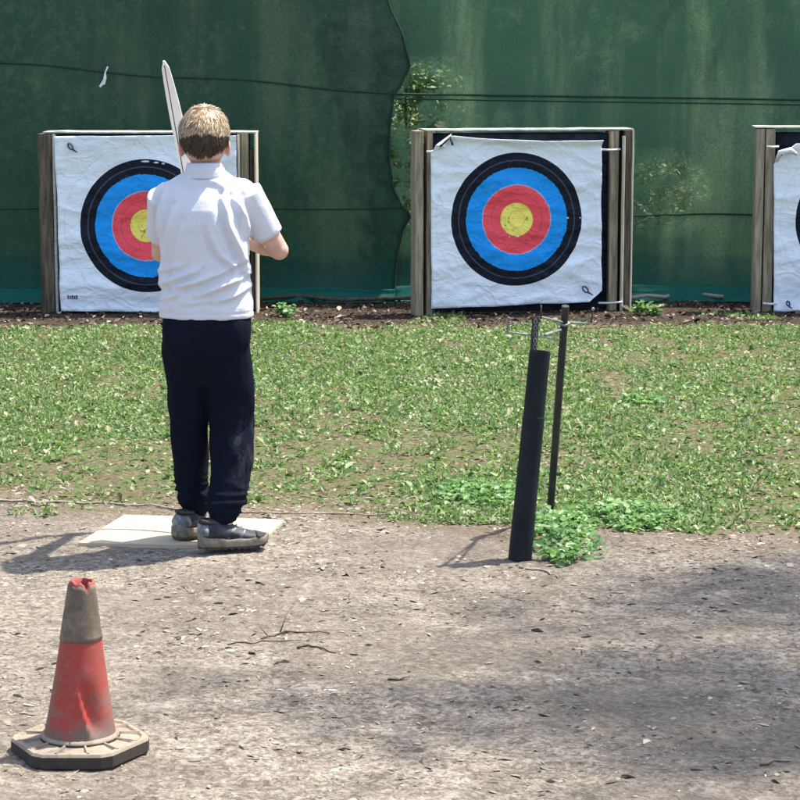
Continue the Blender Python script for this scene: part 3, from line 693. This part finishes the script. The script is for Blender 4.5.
def weed(c, rx, ry, h, n, size, label, stems=26):
    P = []
    for k in range(stems):
        a = random.uniform(0, 2 * pi); q = sqrt(random.random()); x, y = cos(a) * rx * q, sin(a) * ry * q; hh = h * (1.05 - .5 * q) * random.uniform(.5, 1.1)
        z0 = gh(c.x + x, c.y + y) - gh(c.x, c.y)
        b = Vector((x, y, z0)); t_ = b + Vector((random.gauss(0, .3) * hh, random.gauss(0, .3) * hh, hh))
        for i in range(n // stems):
            f = random.uniform(.05, 1.05); P.append(b.lerp(t_, f) + Vector((random.gauss(0, .012), random.gauss(0, .012), random.gauss(0, .006))))
    C = np.array([tuple(q) for q in P]); L = rng.uniform(.6, 1.25, len(C)) * size; V, Fc = leaves(C, L, L * .75, (-.35, .5))
    me = field_mesh('weed', V, Fc, M['weed']); o = bpy.data.objects.new('weed', me); COL.objects.link(o); o.location = (c.x, c.y, gh(c.x, c.y)); tag(o, label, 'weed', 'low green weeds')
weed(on_ground(560, 540), .11, .36, .065, 800, .026, 'bright green weed clump spilling onto the dirt beside the black tube', 70)
weed(on_ground(618, 519), .22, .24, .045, 900, .024, 'spreading green weeds right of the black stake', 90)
weed(on_ground(478, 497), .15, .20, .045, 840, .023, 'green weed patch left of the black tube at the grass edge', 70)
weed(on_ground(643, 316), .06, .06, .11, 120, .035, 'leafy weed at the foot of the middle stand', 10)
weed(on_ground(287, 316), .05, .05, .09, 90, .035, 'small leafy weed in the mulch right of the boy', 8)
weed(on_ground(642, 406), .1, .12, .05, 160, .03, 'broad-leaved weed in the grass right of the black stake top', 16)

# ------------------------------------------------------------------ bow stand
def bow_stand():
    b = on_ground(519, 559); b2 = on_ground(549, 516)
    root = empty('arrow_stand', (b.x, b.y, 0)); tag(root, 'leaning black tube and thin steel stake joined by wire rods, at the dirt edge', 'arrow stand')
    L = lambda px, py, Y: at(px, py, Y) - Vector((b.x, b.y, 0))
    Yt = b.y + .03
    mb = MB(); top = L(540, 351, Yt); bot = L(519, 562, b.y) ; bot.z = -.03
    rr = .0345; n = 24; d = (top - bot).normalized(); a = Vector((1, 0, 0)); a = (a - d * a.dot(d)).normalized(); c = d.cross(a)
    def ring(p, r): return [p + a * cos(2 * pi * j / n) * r + c * sin(2 * pi * j / n) * r for j in range(n)]
    mb.loft([ring(bot, rr * 1.06), ring(bot.lerp(top, .25), rr * 1.03), ring(bot.lerp(top, .248), rr * 1.0), ring(bot.lerp(top, .7), rr * .97), ring(bot.lerp(top, .703), rr * .94),
             ring(top, rr * .93), ring(top, rr * .82), ring(top - d * .25, rr * .82)], False)
    mb.build('tube', M['black_plastic'], root, False)
    s0, s1 = L(535, 352, Yt) - d * .15, L(535.6, 318, Yt)
    mb = MB(); mb.tube([s0, s1], .0105, 4, True, .5); mb.build('flat_bar', M['black_steel'], root)
    mb = MB()
    for k in range(5):
        p = s1.lerp(L(534.6, 350, Yt), (k + .5) / 5); mb.tube([p + Vector((.004 * cos(q) , -.0075, .008 * sin(q))) for q in np.linspace(0, 2 * pi, 9)], .0014, 5)
    mb.build('chain', M['bare_wire'], root, True)
    Ys = b2.y - .22; t2 = L(565.5, 306, Ys); g2 = L(549, 517, b2.y); g2.z = -.05
    mb = MB(); mb.tube([g2, t2], .0125, 8); mb.build('stake', M['black_steel'], root, False)
    dd = (t2 - g2)
    def on_stake(py): 
        f = (517 - py) / (517 - 306); return g2 + dd * f
    def rod(pts, r, m='bare_wire', nm='rod'):
        mb = MB(); mb.tube(pts, r, 7); mb.build(nm, M[m], root, True)
    rod([L(541, 317, Yt), on_stake(320) + Vector((-.008, -.012, 0)), L(591, 323.5, Ys + .05)], .0034)
    rod([L(541, 305, Yt), L(541, 319, Yt)], .0026, 'black_steel', 'spike')
    rod([L(505, 332, Yt - .02), L(532, 335, Yt), on_stake(336) + Vector((-.01, -.012, 0))], .0032)
    rod([L(508, 333, Yt - .02), L(507, 322, Yt - .02), L(508.5, 317, Yt - .02), L(511, 319, Yt - .02)], .003, 'bare_wire', 'hook')
    rod([L(545, 335, Yt), on_stake(327) + Vector((-.01, -.013, 0))], .005, 'bare_wire', 'brace')
    rod([L(591, 323.5, Ys + .05), L(593, 310, Ys + .05)], .0026, 'black_steel', 'spike')
    mb = MB(); mb.ball(L(593, 309, Ys + .05), (.006, .006, .006), 8, 6); mb.build('knob', M['bare_wire'], root, True)
    p = on_stake(322); mb = MB(); mb.tube([p + Vector((.017 * cos(q), .017 * sin(q), .004 * cos(2 * q))) for q in np.linspace(0, 2 * pi, 13)], .004, 6); mb.build('clamp', M['bare_wire'], root, True)
bow_stand()

# ------------------------------------------------------------------ traffic cone
def traffic_cone():
    cx, cy = (80 - 400) / 447, 4.975
    root = empty('traffic_cone', (cx, cy, gh(cx, cy) - .002), radians(0)); tag(root, 'worn red traffic cone with grubby grey collar, torn top and black base on the dirt', 'traffic cone')
    R = .161; H = .036
    hexv = lambda r, z, off=0: [(r * cos(pi / 3 * k + off), r * sin(pi / 3 * k + off), z) for k in range(6)]
    def hexr(r, z, e=.10):
        v = [Vector(q) for q in hexv(r, z)]; out = []
        for k in range(6): out += [v[k].lerp(v[k - 1], e), v[k].lerp(v[(k + 1) % 6], e)]
        return out
    mb = MB(); mb.loft([hexr(R * .96, .0), hexr(R, .006), hexr(R * 1.0, H - .006), hexr(R * .975, H), hexr(R * .90, H + .001), hexr(R * .87, H - .004), hexr(R * .5, H + .003)])
    for k in range(12):                                       # ribs
        a = pi / 6 * k + pi / 12; d = Vector((cos(a), sin(a), 0)); s_ = Vector((-sin(a), cos(a), 0)); w_ = .0035
        p0, p1 = d * .083, d * (R * .84)
        mb.loft([[p + s_ * w_ * 2.2 + Vector((0, 0, H - .008)), p + s_ * w_ * .5 + Vector((0, 0, H + .006 * k_)), p - s_ * w_ * .5 + Vector((0, 0, H + .006 * k_)), p - s_ * w_ * 2.2 + Vector((0, 0, H - .008))] for p, k_ in ((p0, .9), (p1, .4))])
    mb.build('base', M['cone_rubber'], root)
    # body
    N = 64; top_z = .398; r_at = lambda z: .0815 - .0545 * max(0, (z - .04) / (top_z - .04)) ** .88; LEAN = .030
    def rad(a, z):
        r = r_at(z)
        r *= 1 + .012 * noise.noise(Vector((cos(a) * 1.5, sin(a) * 1.5, z * 9)))
        # dent: a crease running down to the right on the camera side
        cr = radians(-80) + (.125 - z) / .075 * radians(17); d = (a - cr + pi) % (2 * pi) - pi
        w_ = max(0, min(1, (z - .045) / .03)) * max(0, min(1, (.185 - z) / .06))
        if d >= 0: r -= .016 * w_ * (1 - math.exp(-d / .06)) * math.exp(-(d / .55) ** 2)
        r += .007 * w_ * math.exp(-(d / .07) ** 2)
        return r
    def body(z0, z1, K, off, nm, m, top=None, inner=False):
        mb = MB(); rings = []
        for i in range(K + 1):
            row = []
            for j in range(N):
                a = 2 * pi * j / N - pi; z = z0 + (z1 - z0) * i / K
                if top: z = min(z, z0 + (top(a) - z0) * i / K)
                r = rad(a, z) + off; row.append((r * cos(a) + LEAN * (z - .04), r * sin(a), z))
            rings.append(row)
        if inner:
            for z, dr in ((None, -.005), (z1 - .05, -.005)):
                row = []
                for j in range(N):
                    a = 2 * pi * j / N - pi; zz = top(a) if z is None else z; r = rad(a, zz) + off + dr; row.append((r * cos(a) + LEAN * (zz - .04), r * sin(a), zz))
                rings.append(row)
        else:
            rings = [[(q[0] * .95 + .0003, q[1] * .95, q[2]) for q in rings[0]]] + rings + [[(q[0] * .95 + .0005, q[1] * .95, q[2]) for q in rings[-1]]]
        mb.loft(rings, False); return mb.build(nm, M[m], root, True)
    torn = lambda a: top_z - .005 + .008 * noise.noise(Vector((cos(a) * 2, sin(a) * 2, 5))) + .0025 * noise.noise(Vector((a * 9, 1, 1))) - .016 * math.exp(-((a + 1.0) / .17) ** 2) + .004 * math.exp(-((a + .75) / .1) ** 2)
    body(.034, top_z, 40, 0, 'cone_shell', 'cone_red', torn, True)
    body(.262, top_z - .012, 14, .0018, 'reflective_collar', 'cone_sleeve', lambda a: torn(a) - .006 + .005 * noise.noise(Vector((a * 3, 2, 7))))
    mb = MB(); mb.loft([[((.0815 + .010) * cos(2 * pi * j / 40), (.0815 + .010) * sin(2 * pi * j / 40), H - .003) for j in range(40)], [((.084) * cos(2 * pi * j / 40), (.084) * sin(2 * pi * j / 40), H + .012) for j in range(40)]], True); mb.build('foot_ring', M['cone_rubber'], root, True)
traffic_cone()

# ------------------------------------------------------------------ board under the boy
def board():
    pts = [on_ground(*q) for q in ((78, 546), (124, 518), (284, 523), (262, 545), (225, 549))]
    c = sum(pts, Vector()) / len(pts); mb = MB()
    lo = [(p.x - c.x, p.y - c.y, -.014) for p in pts]; hi = [(p.x - c.x, p.y - c.y, .006) for p in pts]
    mb.loft([lo, hi]); o = mb.build('standing_board', M['board'], None, False, (c.x, c.y, .006)); b = o.modifiers.new('b', 'BEVEL'); b.width = .002
    tag(o, 'thin pale wooden board lying on the dirt under the boy', 'board')
board()

# ------------------------------------------------------------------ the boy
BX, BY = (207 - 400) / 322.0, 7.055
def boy():
    root = empty('person', (BX, BY, 0)); BZ = .012
    tag(root, 'boy seen from behind in white polo shirt and dark trousers, standing on a board', 'person')
    V3 = Vector
    sR, eR_, wR = V3((.120, .016, 1.098)), V3((.224, .075, .917)), V3((.088, .205, .945))
    sL, eL_, wL = V3((-.120, .018, 1.090)), V3((-.150, .13, .905)), V3((-.072, .345, .955))
    hipR, knR, anR = V3((.072, .0, .66)), V3((.078, .05, .37)), V3((.052, -.045, .075))
    hipL, knL, anL = V3((-.066, .01, .66)), V3((-.062, .08, .37)), V3((-.052, .125, .075))
    # ---- body: one surface
    mb = MB()
    mb.loft([ell(0, .0, z, rx, ry) for z, rx, ry in ((.60, .10, .065), (.68, .112, .075), (.78, .108, .075), (.88, .108, .075), (.98, .118, .08), (1.05, .115, .07), (1.10, .08, .05), (1.13, .05, .04))])
    mb.limb([V3((.005, .012, 1.10)), V3((.004, .012, 1.16)), V3((.002, .015, 1.215))], [.042, .040, .043])
    HC = V3((.002, .018, 1.262))
    mb.ball(HC, (.068, .084, .088), 24, 16)
    mb.ball(HC + V3((0, .03, -.045)), (.052, .058, .062), 20, 12)          # jaw
    mb.ball(HC + V3((0, .072, -.088)), (.020, .018, .016), 12, 8)          # chin
    mb.tube([HC + V3((0, .082, .0)), HC + V3((0, .100, -.032))], [.006, .011], 8); mb.ball(HC + V3((0, .098, -.034)), (.013, .010, .009), 10, 8)
    for s in (-1, 1):
        mb.ball(HC + V3((s * .03, .082, .016)), (.024, .008, .007), 10, 8)  # brow
        mb.ball(HC + V3((s * .035, .07, -.03)), (.02, .016, .018), 10, 8)   # cheek
        mb.ball(HC + V3((s * .071, -.004, -.028)), (.008, .018, .027), 12, 8, Matrix.Rotation(s * .35, 3, 'Z'))  # ear
        mb.ball(HC + V3((s * .076, -.012, -.022)), (.005, .012, .020), 10, 8)
    for dz in (-.057, -.064): mb.ball(HC + V3((0, .086, dz)), (.020, .008, .0045), 12, 8)  # lips
    mb.limb([sR, sR.lerp(eR_, .5), eR_, eR_.lerp(wR, .35), wR], [.038, .035, .031, .031, .021])
    mb.limb([sL, sL.lerp(eL_, .5), eL_, eL_.lerp(wL, .35), wL], [.038, .035, .030, .030, .021])
    for h, k, a in ((hipR, knR, anR), (hipL, knL, anL)):
        mb.limb([h, h.lerp(k, .5), k, k.lerp(a, .35), a, a - V3((0, 0, .03))], [.052, .050, .042, .040, .028, .028])
    def hand(w, palm_dir, across, curl, thumb_side):
        f = palm_dir.normalized(); s_ = (across - f * across.dot(f)).normalized(); n = curl
        p = w + f * .035
        rot = Matrix((f, s_, n)).transposed()
        mb.ball(p, (.038, .030, .013), 14, 10, rot)
        for i, (o_, ln, sp) in enumerate(((-.022, .052, -.04), (-.008, .058, -.01), (.007, .054, .02), (.021, .044, .05))):
            k0 = p + f * .030 + s_ * o_; k1 = k0 + (f * .55 + n * .75) * ln * .42; k2 = k1 + (n * .8 - f * .5) * ln * .36; k3 = k2 + (-f * .95 - n * .1) * ln * .30
            mb.limb([p + s_ * o_ * .8, k0, k1, k2, k3], [.0085, .0082, .0076, .007, .0062], 8)
        t0 = p - f * .015 + s_ * thumb_side * .024; t1 = t0 + (s_ * thumb_side * .5 + f * .8 + n * .5).normalized() * .026; t2 = t1 + (f * .5 + n * .8 - s_ * thumb_side * .3).normalized() * .024
        mb.limb([p - f * .02, t0, t1, t2], [.011, .011, .009, .0075], 8)
    hand(wL, V3((.15, 1, .05)), V3((.1, 0, -1)), V3((1, -.1, .05)).normalized(), -1)
    hand(wR, V3((-.75, .42, .04)), V3((.05, .05, -1)), V3((-.3, -.85, 0)).normalized(), -1)
    bd = remeshed(mb, 'body', .0042, M['skin'], root, 5); bd.location.z = BZ
    for s in (-1, 1):
        e = MB(); e.ball(HC + V3((s * .03, .075, .004)), (.011, .010, .009), 12, 8); e.build('eye', M['eye'], root, True).location.z = BZ
    # ---- hair
    mb = MB(); n, m = 36, 22; rows = []
    HS = V3((.0785, .094, .096)); HO = HC + V3((0, -.004, .008))
    def scalp(th, ph): return V3((HS.x * sin(th) * cos(ph), HS.y * sin(th) * sin(ph), HS.z * cos(th)))
    def lim(ph):      # polar angle of the hair line
        b = -sin(ph)                                   # 1 at the back
        return 1.28 + .95 * max(0, b) ** .8 - .18 * max(0, -b) + (.0 if abs(cos(ph)) < .75 else .12)
    for i in range(m):
        row = []
        for j in range(n):
            ph = 2 * pi * j / n; th = .02 + (lim(ph) - .02) * i / (m - 1); q = scalp(th, ph)
            q *= 1 - .07 * (i / (m - 1)) ** 4 + .02 * noise.noise(q * 30)
            row.append(HO + q)
        rows.append(row)
    rows.append([HO + (q - HO) * .88 for q in rows[-1]]); mb.loft(rows, True)
    cap = mb; top = MB()
    for k in range(9000):
        ph = random.uniform(0, 2 * pi); th = math.acos(1 - random.random() * (1 - cos(lim(ph)))); q = scalp(th, ph); nrm = V3((q.x / HS.x ** 2, q.y / HS.y ** 2, q.z / HS.z ** 2)).normalized()
        wh = V3((.012, -.03, .09)); dn = (q - wh); tg = (dn - nrm * dn.dot(nrm)).normalized()
        cl = V3((noise.noise(q * 30), noise.noise(q * 30 + V3((9, 0, 0))), noise.noise(q * 30 + V3((0, 9, 0)))))   # locks
        tg = (tg + cl * .6 + V3((random.gauss(0, .12), random.gauss(0, .12), random.gauss(0, .1))) - V3((0, 0, .25))).normalized(); tg = (tg - nrm * min(.0, tg.dot(nrm))).normalized()
        low = th / lim(ph); up_ = q.z + .012 * noise.noise(q * 45) > .010 + .006 * sin(ph * 3)
        ln = random.uniform(.024, .042) * (1 - .5 * low) * (1 if not up_ else .45 + .55 * min(1, max(0, q.z - .008) / .045)); lift = (.15 if up_ else .08) * random.uniform(.3, 1.3) * (2.6 if random.random() < .035 else 1)
        b = HO + q * (1.0 if up_ else .975); s_ = tg.cross(nrm).normalized() * random.uniform(.0009, .0017)
        p1 = b + (tg + nrm * lift).normalized() * ln * .5; p2 = p1 + (tg + nrm * (lift - .45) + V3((0, 0, -.15))).normalized() * ln * .5
        (top if up_ else mb).add([b - s_, b + s_, p1 + s_ * .8, p2, p1 - s_ * .8], [(0, 1, 2, 4), (4, 2, 3)])
    for nm, m_, mt in (('hair', mb, 'hair'), ('hair_top', top, 'hair_fair_sunlit')):
        me = bpy.data.meshes.new(nm); me.from_pydata([tuple(q) for q in m_.v], [], m_.f); hr = link(nm, me, M[mt], root, True); hr.location.z = BZ
    hr['label'] = 'fairer longer hair on top of the head, its colour lifted for sunlight'
    # ---- polo shirt
    mb = MB()
    mb.loft([ell(cx, cy, z, rx, ry, 36, 2.3) for z, cx, cy, rx, ry in ((.718, .003, 0, .146, .107), (.74, .003, 0, .1455, .107), (.80, .001, 0, .142, .103), (.87, .000, 0, .139, .098), (.95, -.002, -.002, .140, .098), (1.00, -.003, -.005, .141, .099), (1.05, -.003, -.002, .141, .096), (1.085, -.003, .004, .137, .088), (1.115, -.002, .010, .124, .076), (1.14, .0, .014, .100, .064), (1.160, .001, .014, .072, .055), (1.172, .002, .012, .055, .050))])
    seR = sR.lerp(eR_, .70); seL = sL.lerp(eL_, .72)
    mb.limb([V3((.07, .016, 1.092)), sR + V3((-.012, 0, -.008)), sR.lerp(eR_, .35)], [.058, .056, .053]); mb.tube([sR, sR.lerp(eR_, .35), seR + V3((-.006, 0, 0))], [.058, .053, .050], 20)
    mb.limb([V3((-.07, .016, 1.090)), sL + V3((.012, 0, -.008)), sL.lerp(eL_, .35)], [.058, .056, .052]); mb.tube([sL, sL.lerp(eL_, .35), seL], [.058, .051, .047], 20)
    ip = lambda *q: [((a - 207) / 322, .718 + (322 - b) / 322) for a, b in q]
    FOLDS = [(ip((163, 289), (182, 281), (203, 272)), .008, .011), (ip((176, 290), (200, 285), (222, 277), (247, 263)), .008, .012), (ip((203, 298), (228, 288), (249, 280)), .007, .011),
             (ip((168, 303), (185, 294)), .007, .009), (ip((218, 304), (238, 299), (252, 290)), .007, .009), (ip((163, 275), (186, 268)), .007, .008), (ip((190, 306), (212, 302)), .006, .007),
             (ip((228, 203), (232, 228), (242, 252), (251, 276)), .010, .013), (ip((179, 213), (171, 245), (164, 286)), .009, .011), (ip((214, 236), (224, 258), (243, 273)), .009, .009),
             (ip((238, 203), (247, 221), (251, 240)), .008, .011), (ip((171, 193), (165, 214), (162, 240)), .008, .010), (ip((188, 230), (181, 255), (176, 272)), .009, .006), (ip((192, 188), (212, 186), (228, 190)), .010, .005)]
    def wr(co, n):
        x, y, z = co; d = 0
        lowm = max(0, min(1, (.93 - z) / .1)) * max(0, min(1, (z - .73) / .03))
        d += lowm * noise.noise(V3((x * 8 + 3, y * 8, z * 24 - x * 12))) * .006
        back = max(0, min(1, (.03 - y) / .04))
        if back:
            for pl, w_, h_ in FOLDS:
                best = None
                for (x0, z0), (x1, z1) in zip(pl, pl[1:]):
                    dx, dz = x1 - x0, z1 - z0; l2 = dx * dx + dz * dz
                    t = max(0, min(1, ((x - x0) * dx + (z - z0) * dz) / l2)); ex, ez = x - x0 - dx * t, z - z0 - dz * t
                    dd = sqrt(ex * ex + ez * ez); sg = 1 if ex * dz - ez * dx > 0 else -1
                    if best is None or dd < best[0]: best = (dd, sg * dd)
                dd, sd = best; e0 = min(sqrt((x - pl[0][0]) ** 2 + (z - pl[0][1]) ** 2), sqrt((x - pl[-1][0]) ** 2 + (z - pl[-1][1]) ** 2))
                if dd < w_ * 4: d += back * h_ * min(1, .25 + e0 / .035) * (math.exp(-(sd / w_) ** 2) - .75 * math.exp(-((sd - 1.7 * w_) / (1.1 * w_)) ** 2))
        d += noise.noise(co * 14) * .003 + noise.noise(V3((x * 30, y * 30, z * 12))) * .0012
        if z > .96: d -= .0028 * math.exp(-((abs(x + .003) - .118 - .25 * max(0, .03 - abs(z - 1.06))) / .0028) ** 2)
        if z < .75: d += -.003 * math.exp(-((z - .738) / .0022) ** 2) + noise.noise(V3((x * 16, y * 16, 4))) * .004
        return d
    sh = remeshed(mb, 'polo_shirt', .0048, M['shirt_cloth'], root, 5, .5, wr); sh.location.z = BZ
    mb = MB(); rings = []
    for dz, k in ((0, 1.06), (.018, 1.0), (.036, .97), (.038, 1.00), (.032, 1.06), (.016, 1.12), (-.006, 1.22), (-.010, 1.2)):
        rings.append([(.003 + .0545 * k * cos(2 * pi * j / 32), .006 + .052 * k * sin(2 * pi * j / 32), 1.152 + dz + (.004 * sin(2 * pi * j / 32)) * -1) for j in range(32)])
    mb.loft(rings, False); mb.build('collar', M['shirt_cloth'], sh, True)
    for s0, e0, se, r in ((sR, eR_, seR, .047), (sL, eL_, seL, .045)):                  # ribbed cuffs of the sleeves
        d = (e0 - s0).normalized(); mb = MB(); mb.tube([se - d * .012, se - d * .004, se + d * .004, se + d * .005], [r * .93, r * .965, r * .95, r * .80], 24); mb.build('sleeve_cuff', M['shirt_cloth'], sh, True)
    # ---- trousers
    mb = MB()
    mb.loft([ell(.004, 0, z, rx, ry, 32, 2.4) for z, rx, ry in ((.50, .055, .035), (.545, .09, .062), (.59, .122, .086), (.64, .139, .105), (.70, .142, .105), (.738, .136, .099))])
    cuR = V3((.050, -.04, .105)); cuL = V3((-.052, .122, .105))
    mb.limb([hipR + V3((-.008, 0, -.03)), V3((.068, .02, .50)), knR + V3((-.001, 0, .0)), V3((.074, .015, .26)), V3((.062, -.015, .17)), cuR], [.078, .076, .072, .067, .054, .044], 20)
    mb.limb([hipL + V3((.0, 0, -.03)), V3((-.063, .04, .50)), knL - V3((.003, 0, 0)), V3((-.064, .105, .26)), V3((-.060, .12, .17)), cuL], [.075, .069, .061, .057, .049, .042], 20)
    def wt(co, n):
        x, y, z = co; d = noise.noise(co * 9) * .007 + noise.noise(V3((x * 24, y * 24, z * 9))) * .0055
        m_ = max(0, 1 - abs(z - .14) / .09); d += m_ * (1 - abs(noise.noise(V3((x * 7, y * 7, z * 38))))) ** 3 * .014
        m_ = max(0, 1 - abs(z - .40) / .12); d += m_ * noise.noise(V3((x * 8, y * 8, z * 18 + x * 20))) * .004
        d += max(0, 1 - abs(z - .61) / .08) * noise.noise(V3((x * 12 + z * 14, y * 5, z * 6))) * .005
        return d
    tr = remeshed(mb, 'trousers', .0055, M['trouser_cloth'], root, 5, .5, wt); tr.location.z = BZ
    # ---- shoes
    def shoe(loc, ang):
        e = bpy.data.objects.new('shoe', None)
        LN = .215
        def outline(t):      # half widths and height along the length t 0..1 (heel to toe)
            wi = .033 + .012 * sin(pi * min(1, t * .95)) - .0 if t < .85 else .033 + .010 * sqrt(max(0, 1 - ((t - .85) / .15) ** 2)) - .012 * ((t - .85) / .15)
            return wi
        def prof(z0, z1f, shrink, K=22, n=16):
            rings = []
            for i in range(K + 1):
                t = i / K; wi = outline(t) * shrink; end = min(1, sqrt(max(0, 1 - (max(0, .08 - t) / .08) ** 2))) * min(1, sqrt(max(.02, 1 - (max(0, t - .9) / .1) ** 2)))
                wi *= max(.35, end); zt = z1f(t); x = (t - .36) * LN
                if t in (0, 1): pass
                rings.append([(x, wi * cos(a) * (1 if sin(a) < 0 else (1 - .28 * sin(a))), z0(t) + (zt - z0(t)) * (sin(a) * .5 + .5)) for a in np.linspace(0, 2 * pi, n, endpoint=False)])
            return rings
        tz = lambda t: .0 + .010 * max(0, (t - .75) / .25) ** 2
        sole_top = lambda t: .034 + .008 * max(0, 1 - t / .4) + .0012 * sin(t * 26) + .006 * max(0, (t - .8) / .2)
        up = lambda t: (.094 - .006 * cos(t * 9)) if t < .30 else (.094 - (t - .30) / .35 * .036 if t < .65 else .058 - (t - .65) / .35 * .020)
        def flat(rings, f):      # box-ish sole
            return [[(q[0], q[1], f(q[2])) for q in r] for r in rings]
        mb = MB(); mb.loft(prof(lambda t: .020, up, .97)); u = mb.build('upper', M['shoe_grey'], root, True)
        mb = MB(); rings = []
        K = 22
        for i in range(K + 1):
            t = i / K; wi = outline(t) * 1.08; end = min(1, sqrt(max(0.05, 1 - (max(0, .08 - t) / .08) ** 2))) * min(1, sqrt(max(.05, 1 - (max(0, t - .9) / .1) ** 2))); wi *= end; x = (t - .36) * LN * 1.04
            z0 = .010 + tz(t); z1 = sole_top(t); e_ = .003
            rings.append([(x, -wi + e_, z0), (x, wi - e_, z0), (x, wi, z0 + e_), (x, wi * .97, z1 - e_), (x, wi * .93, z1), (x, -wi * .93, z1), (x, -wi * .97, z1 - e_), (x, -wi, z0 + e_)])
        mb.loft(rings); s1 = mb.build('midsole', M['shoe_sole'], root, True)
        mb = MB(); rings = []
        for i in range(K + 1):
            t = i / K; wi = outline(t) * 1.02; end = min(1, sqrt(max(0.05, 1 - (max(0, .08 - t) / .08) ** 2))) * min(1, sqrt(max(.05, 1 - (max(0, t - .9) / .1) ** 2))); wi *= end; x = (t - .36) * LN * 1.02; j = .006 * (i % 2)
            rings.append([(x, -wi, tz(t) + j), (x, wi, tz(t) + j), (x, wi, .0125 + tz(t)), (x, -wi, .0125 + tz(t))])
        mb.loft(rings); s2 = mb.build('tread', M['shoe_tread'], root)
        cl = MB(); cl.tube([V3((-.040 + .030 * cos(q), .025 * sin(q), .086 - .004 * cos(q))) for q in np.linspace(0, 2 * pi, 17)], .006, 8, False); cl = cl.build('ankle_collar', M['shoe_tread'], root, True)
        tc = MB(); tc.loft([[(q[0] + .001, q[1] * 1.05, min(q[2], .050) + .001) for q in r] for r in prof(lambda t: .026, up, 1.0)[18:23]]); tc = tc.build('toe_cap', M['shoe_tread'], root, True)
        mb = MB(); rings = prof(lambda t: .028, lambda t: up(t) - .004, 1.0)          # pale heel counter and side panel
        mb.loft([[(q[0] - .0025, q[1] * 1.02, min(q[2], .082)) for q in r] for r in rings[0:4]]); h = mb.build('heel_panel', M['shoe_pale'], root, True)
        mb = MB()
        for k in range(4):
            t = .42 + k * .065; z = up(t) + .001; x = (t - .36) * LN; mb.tube([(x - .004, -.022, z - .012), (x, 0, z + .001), (x + .004, .022, z - .012)], .0028, 6)
        lc = mb.build('laces', M['shoe_pale'], root, True)
        sts = []
        for s_ in (-1, 1):
            mb = MB(); mb.tube([(.010, s_ * .038, .034), (.022, s_ * .036, .055), (.036, s_ * .027, .066)], [.005, .006, .004], 6, True, .5)
            sts.append(mb.build('side_stripe', M['shoe_pale'], root, True)); mb = MB(); mb.tube([(.045, s_ * .0425, .036), (.058, s_ * .038, .050), (.064, s_ * .028, .058)], [.004, .005, .003], 6, True, .5)
            sts.append(mb.build('side_stripe', M['shoe_pale'], root, True))
        for o in (u,): o.name = 'shoe'; o.location = loc; o.rotation_euler = (0, 0, ang)
        for o in (s1, s2, h, lc, cl, tc, *sts): o.parent = u
    shoe(V3((.050, -.052, BZ + .002)), radians(14))
    shoe(V3((-.056, .118, BZ + .002)), radians(52))
    return root, wL, wR
boy()

# ------------------------------------------------------------------ bow
def bow():
    Yg = BY + .40
    tip = at(164.5, 61, BY + .27); low = at(176, 178, BY + .36)
    g = Vector((BX - .054, Yg, .965))
    ax = (tip - g); ax.y = 0; Lh = ax.length; ax.normalize(); side = Vector((ax.z, 0, -ax.x))
    root = empty('bow', g); tag(root, 'pale wooden bow held upright in front of the boy, upper limb rising past his head', 'bow')
    mb = MB(); rings = []; K = 48
    for i in range(K + 1):
        s_ = -1 + 2 * i / K; t = abs(s_)
        off = Vector((0, -.15 * t ** 1.8, 0)) ; p = ax * (s_ * Lh) + off
        wd = (.0205 - .0105 * max(0, (t - .55) / .45) ** 2.2) * (1 if t > .12 else .62 + .38 * (t / .12)); th = .010 - .006 * t + (.010 * (1 - t / .14) if t < .14 else 0)
        if t > .95: wd *= max(.3, sqrt(max(0, 1 - ((t - .95) / .05) ** 2)))
        tg = Vector((ax.x, -.15 * 1.8 * t ** .8 * (1 if s_ > 0 else -1) / Lh, ax.z)).normalized(); nn = side.cross(tg).normalized(); e = .25
        rings.append([p + side * wd * a + nn * th * b for a, b in ((-1, -1 + e), (-1 + e, -1), (1 - e, -1), (1, -1 + e), (1, 1 - e), (1 - e, 1), (-1 + e, 1), (-1, 1 - e))])
    mb.loft(rings); mb.build('stave', M['bow_wood'], root)
    mb = MB(); mb.tube([ax * -.055, ax * -.02, ax * .02, ax * .055], [.0195, .0215, .0215, .0195], 14); mb.build('grip', M['bow_grip'], root, True)
    mb = MB(); mb.tube([ax * Lh * .975 + Vector((0, -.158, 0)), ax * Lh * -.975 + Vector((0, -.158, 0))], .0016, 6); mb.build('bowstring', M['bow_grip'], root)
bow()
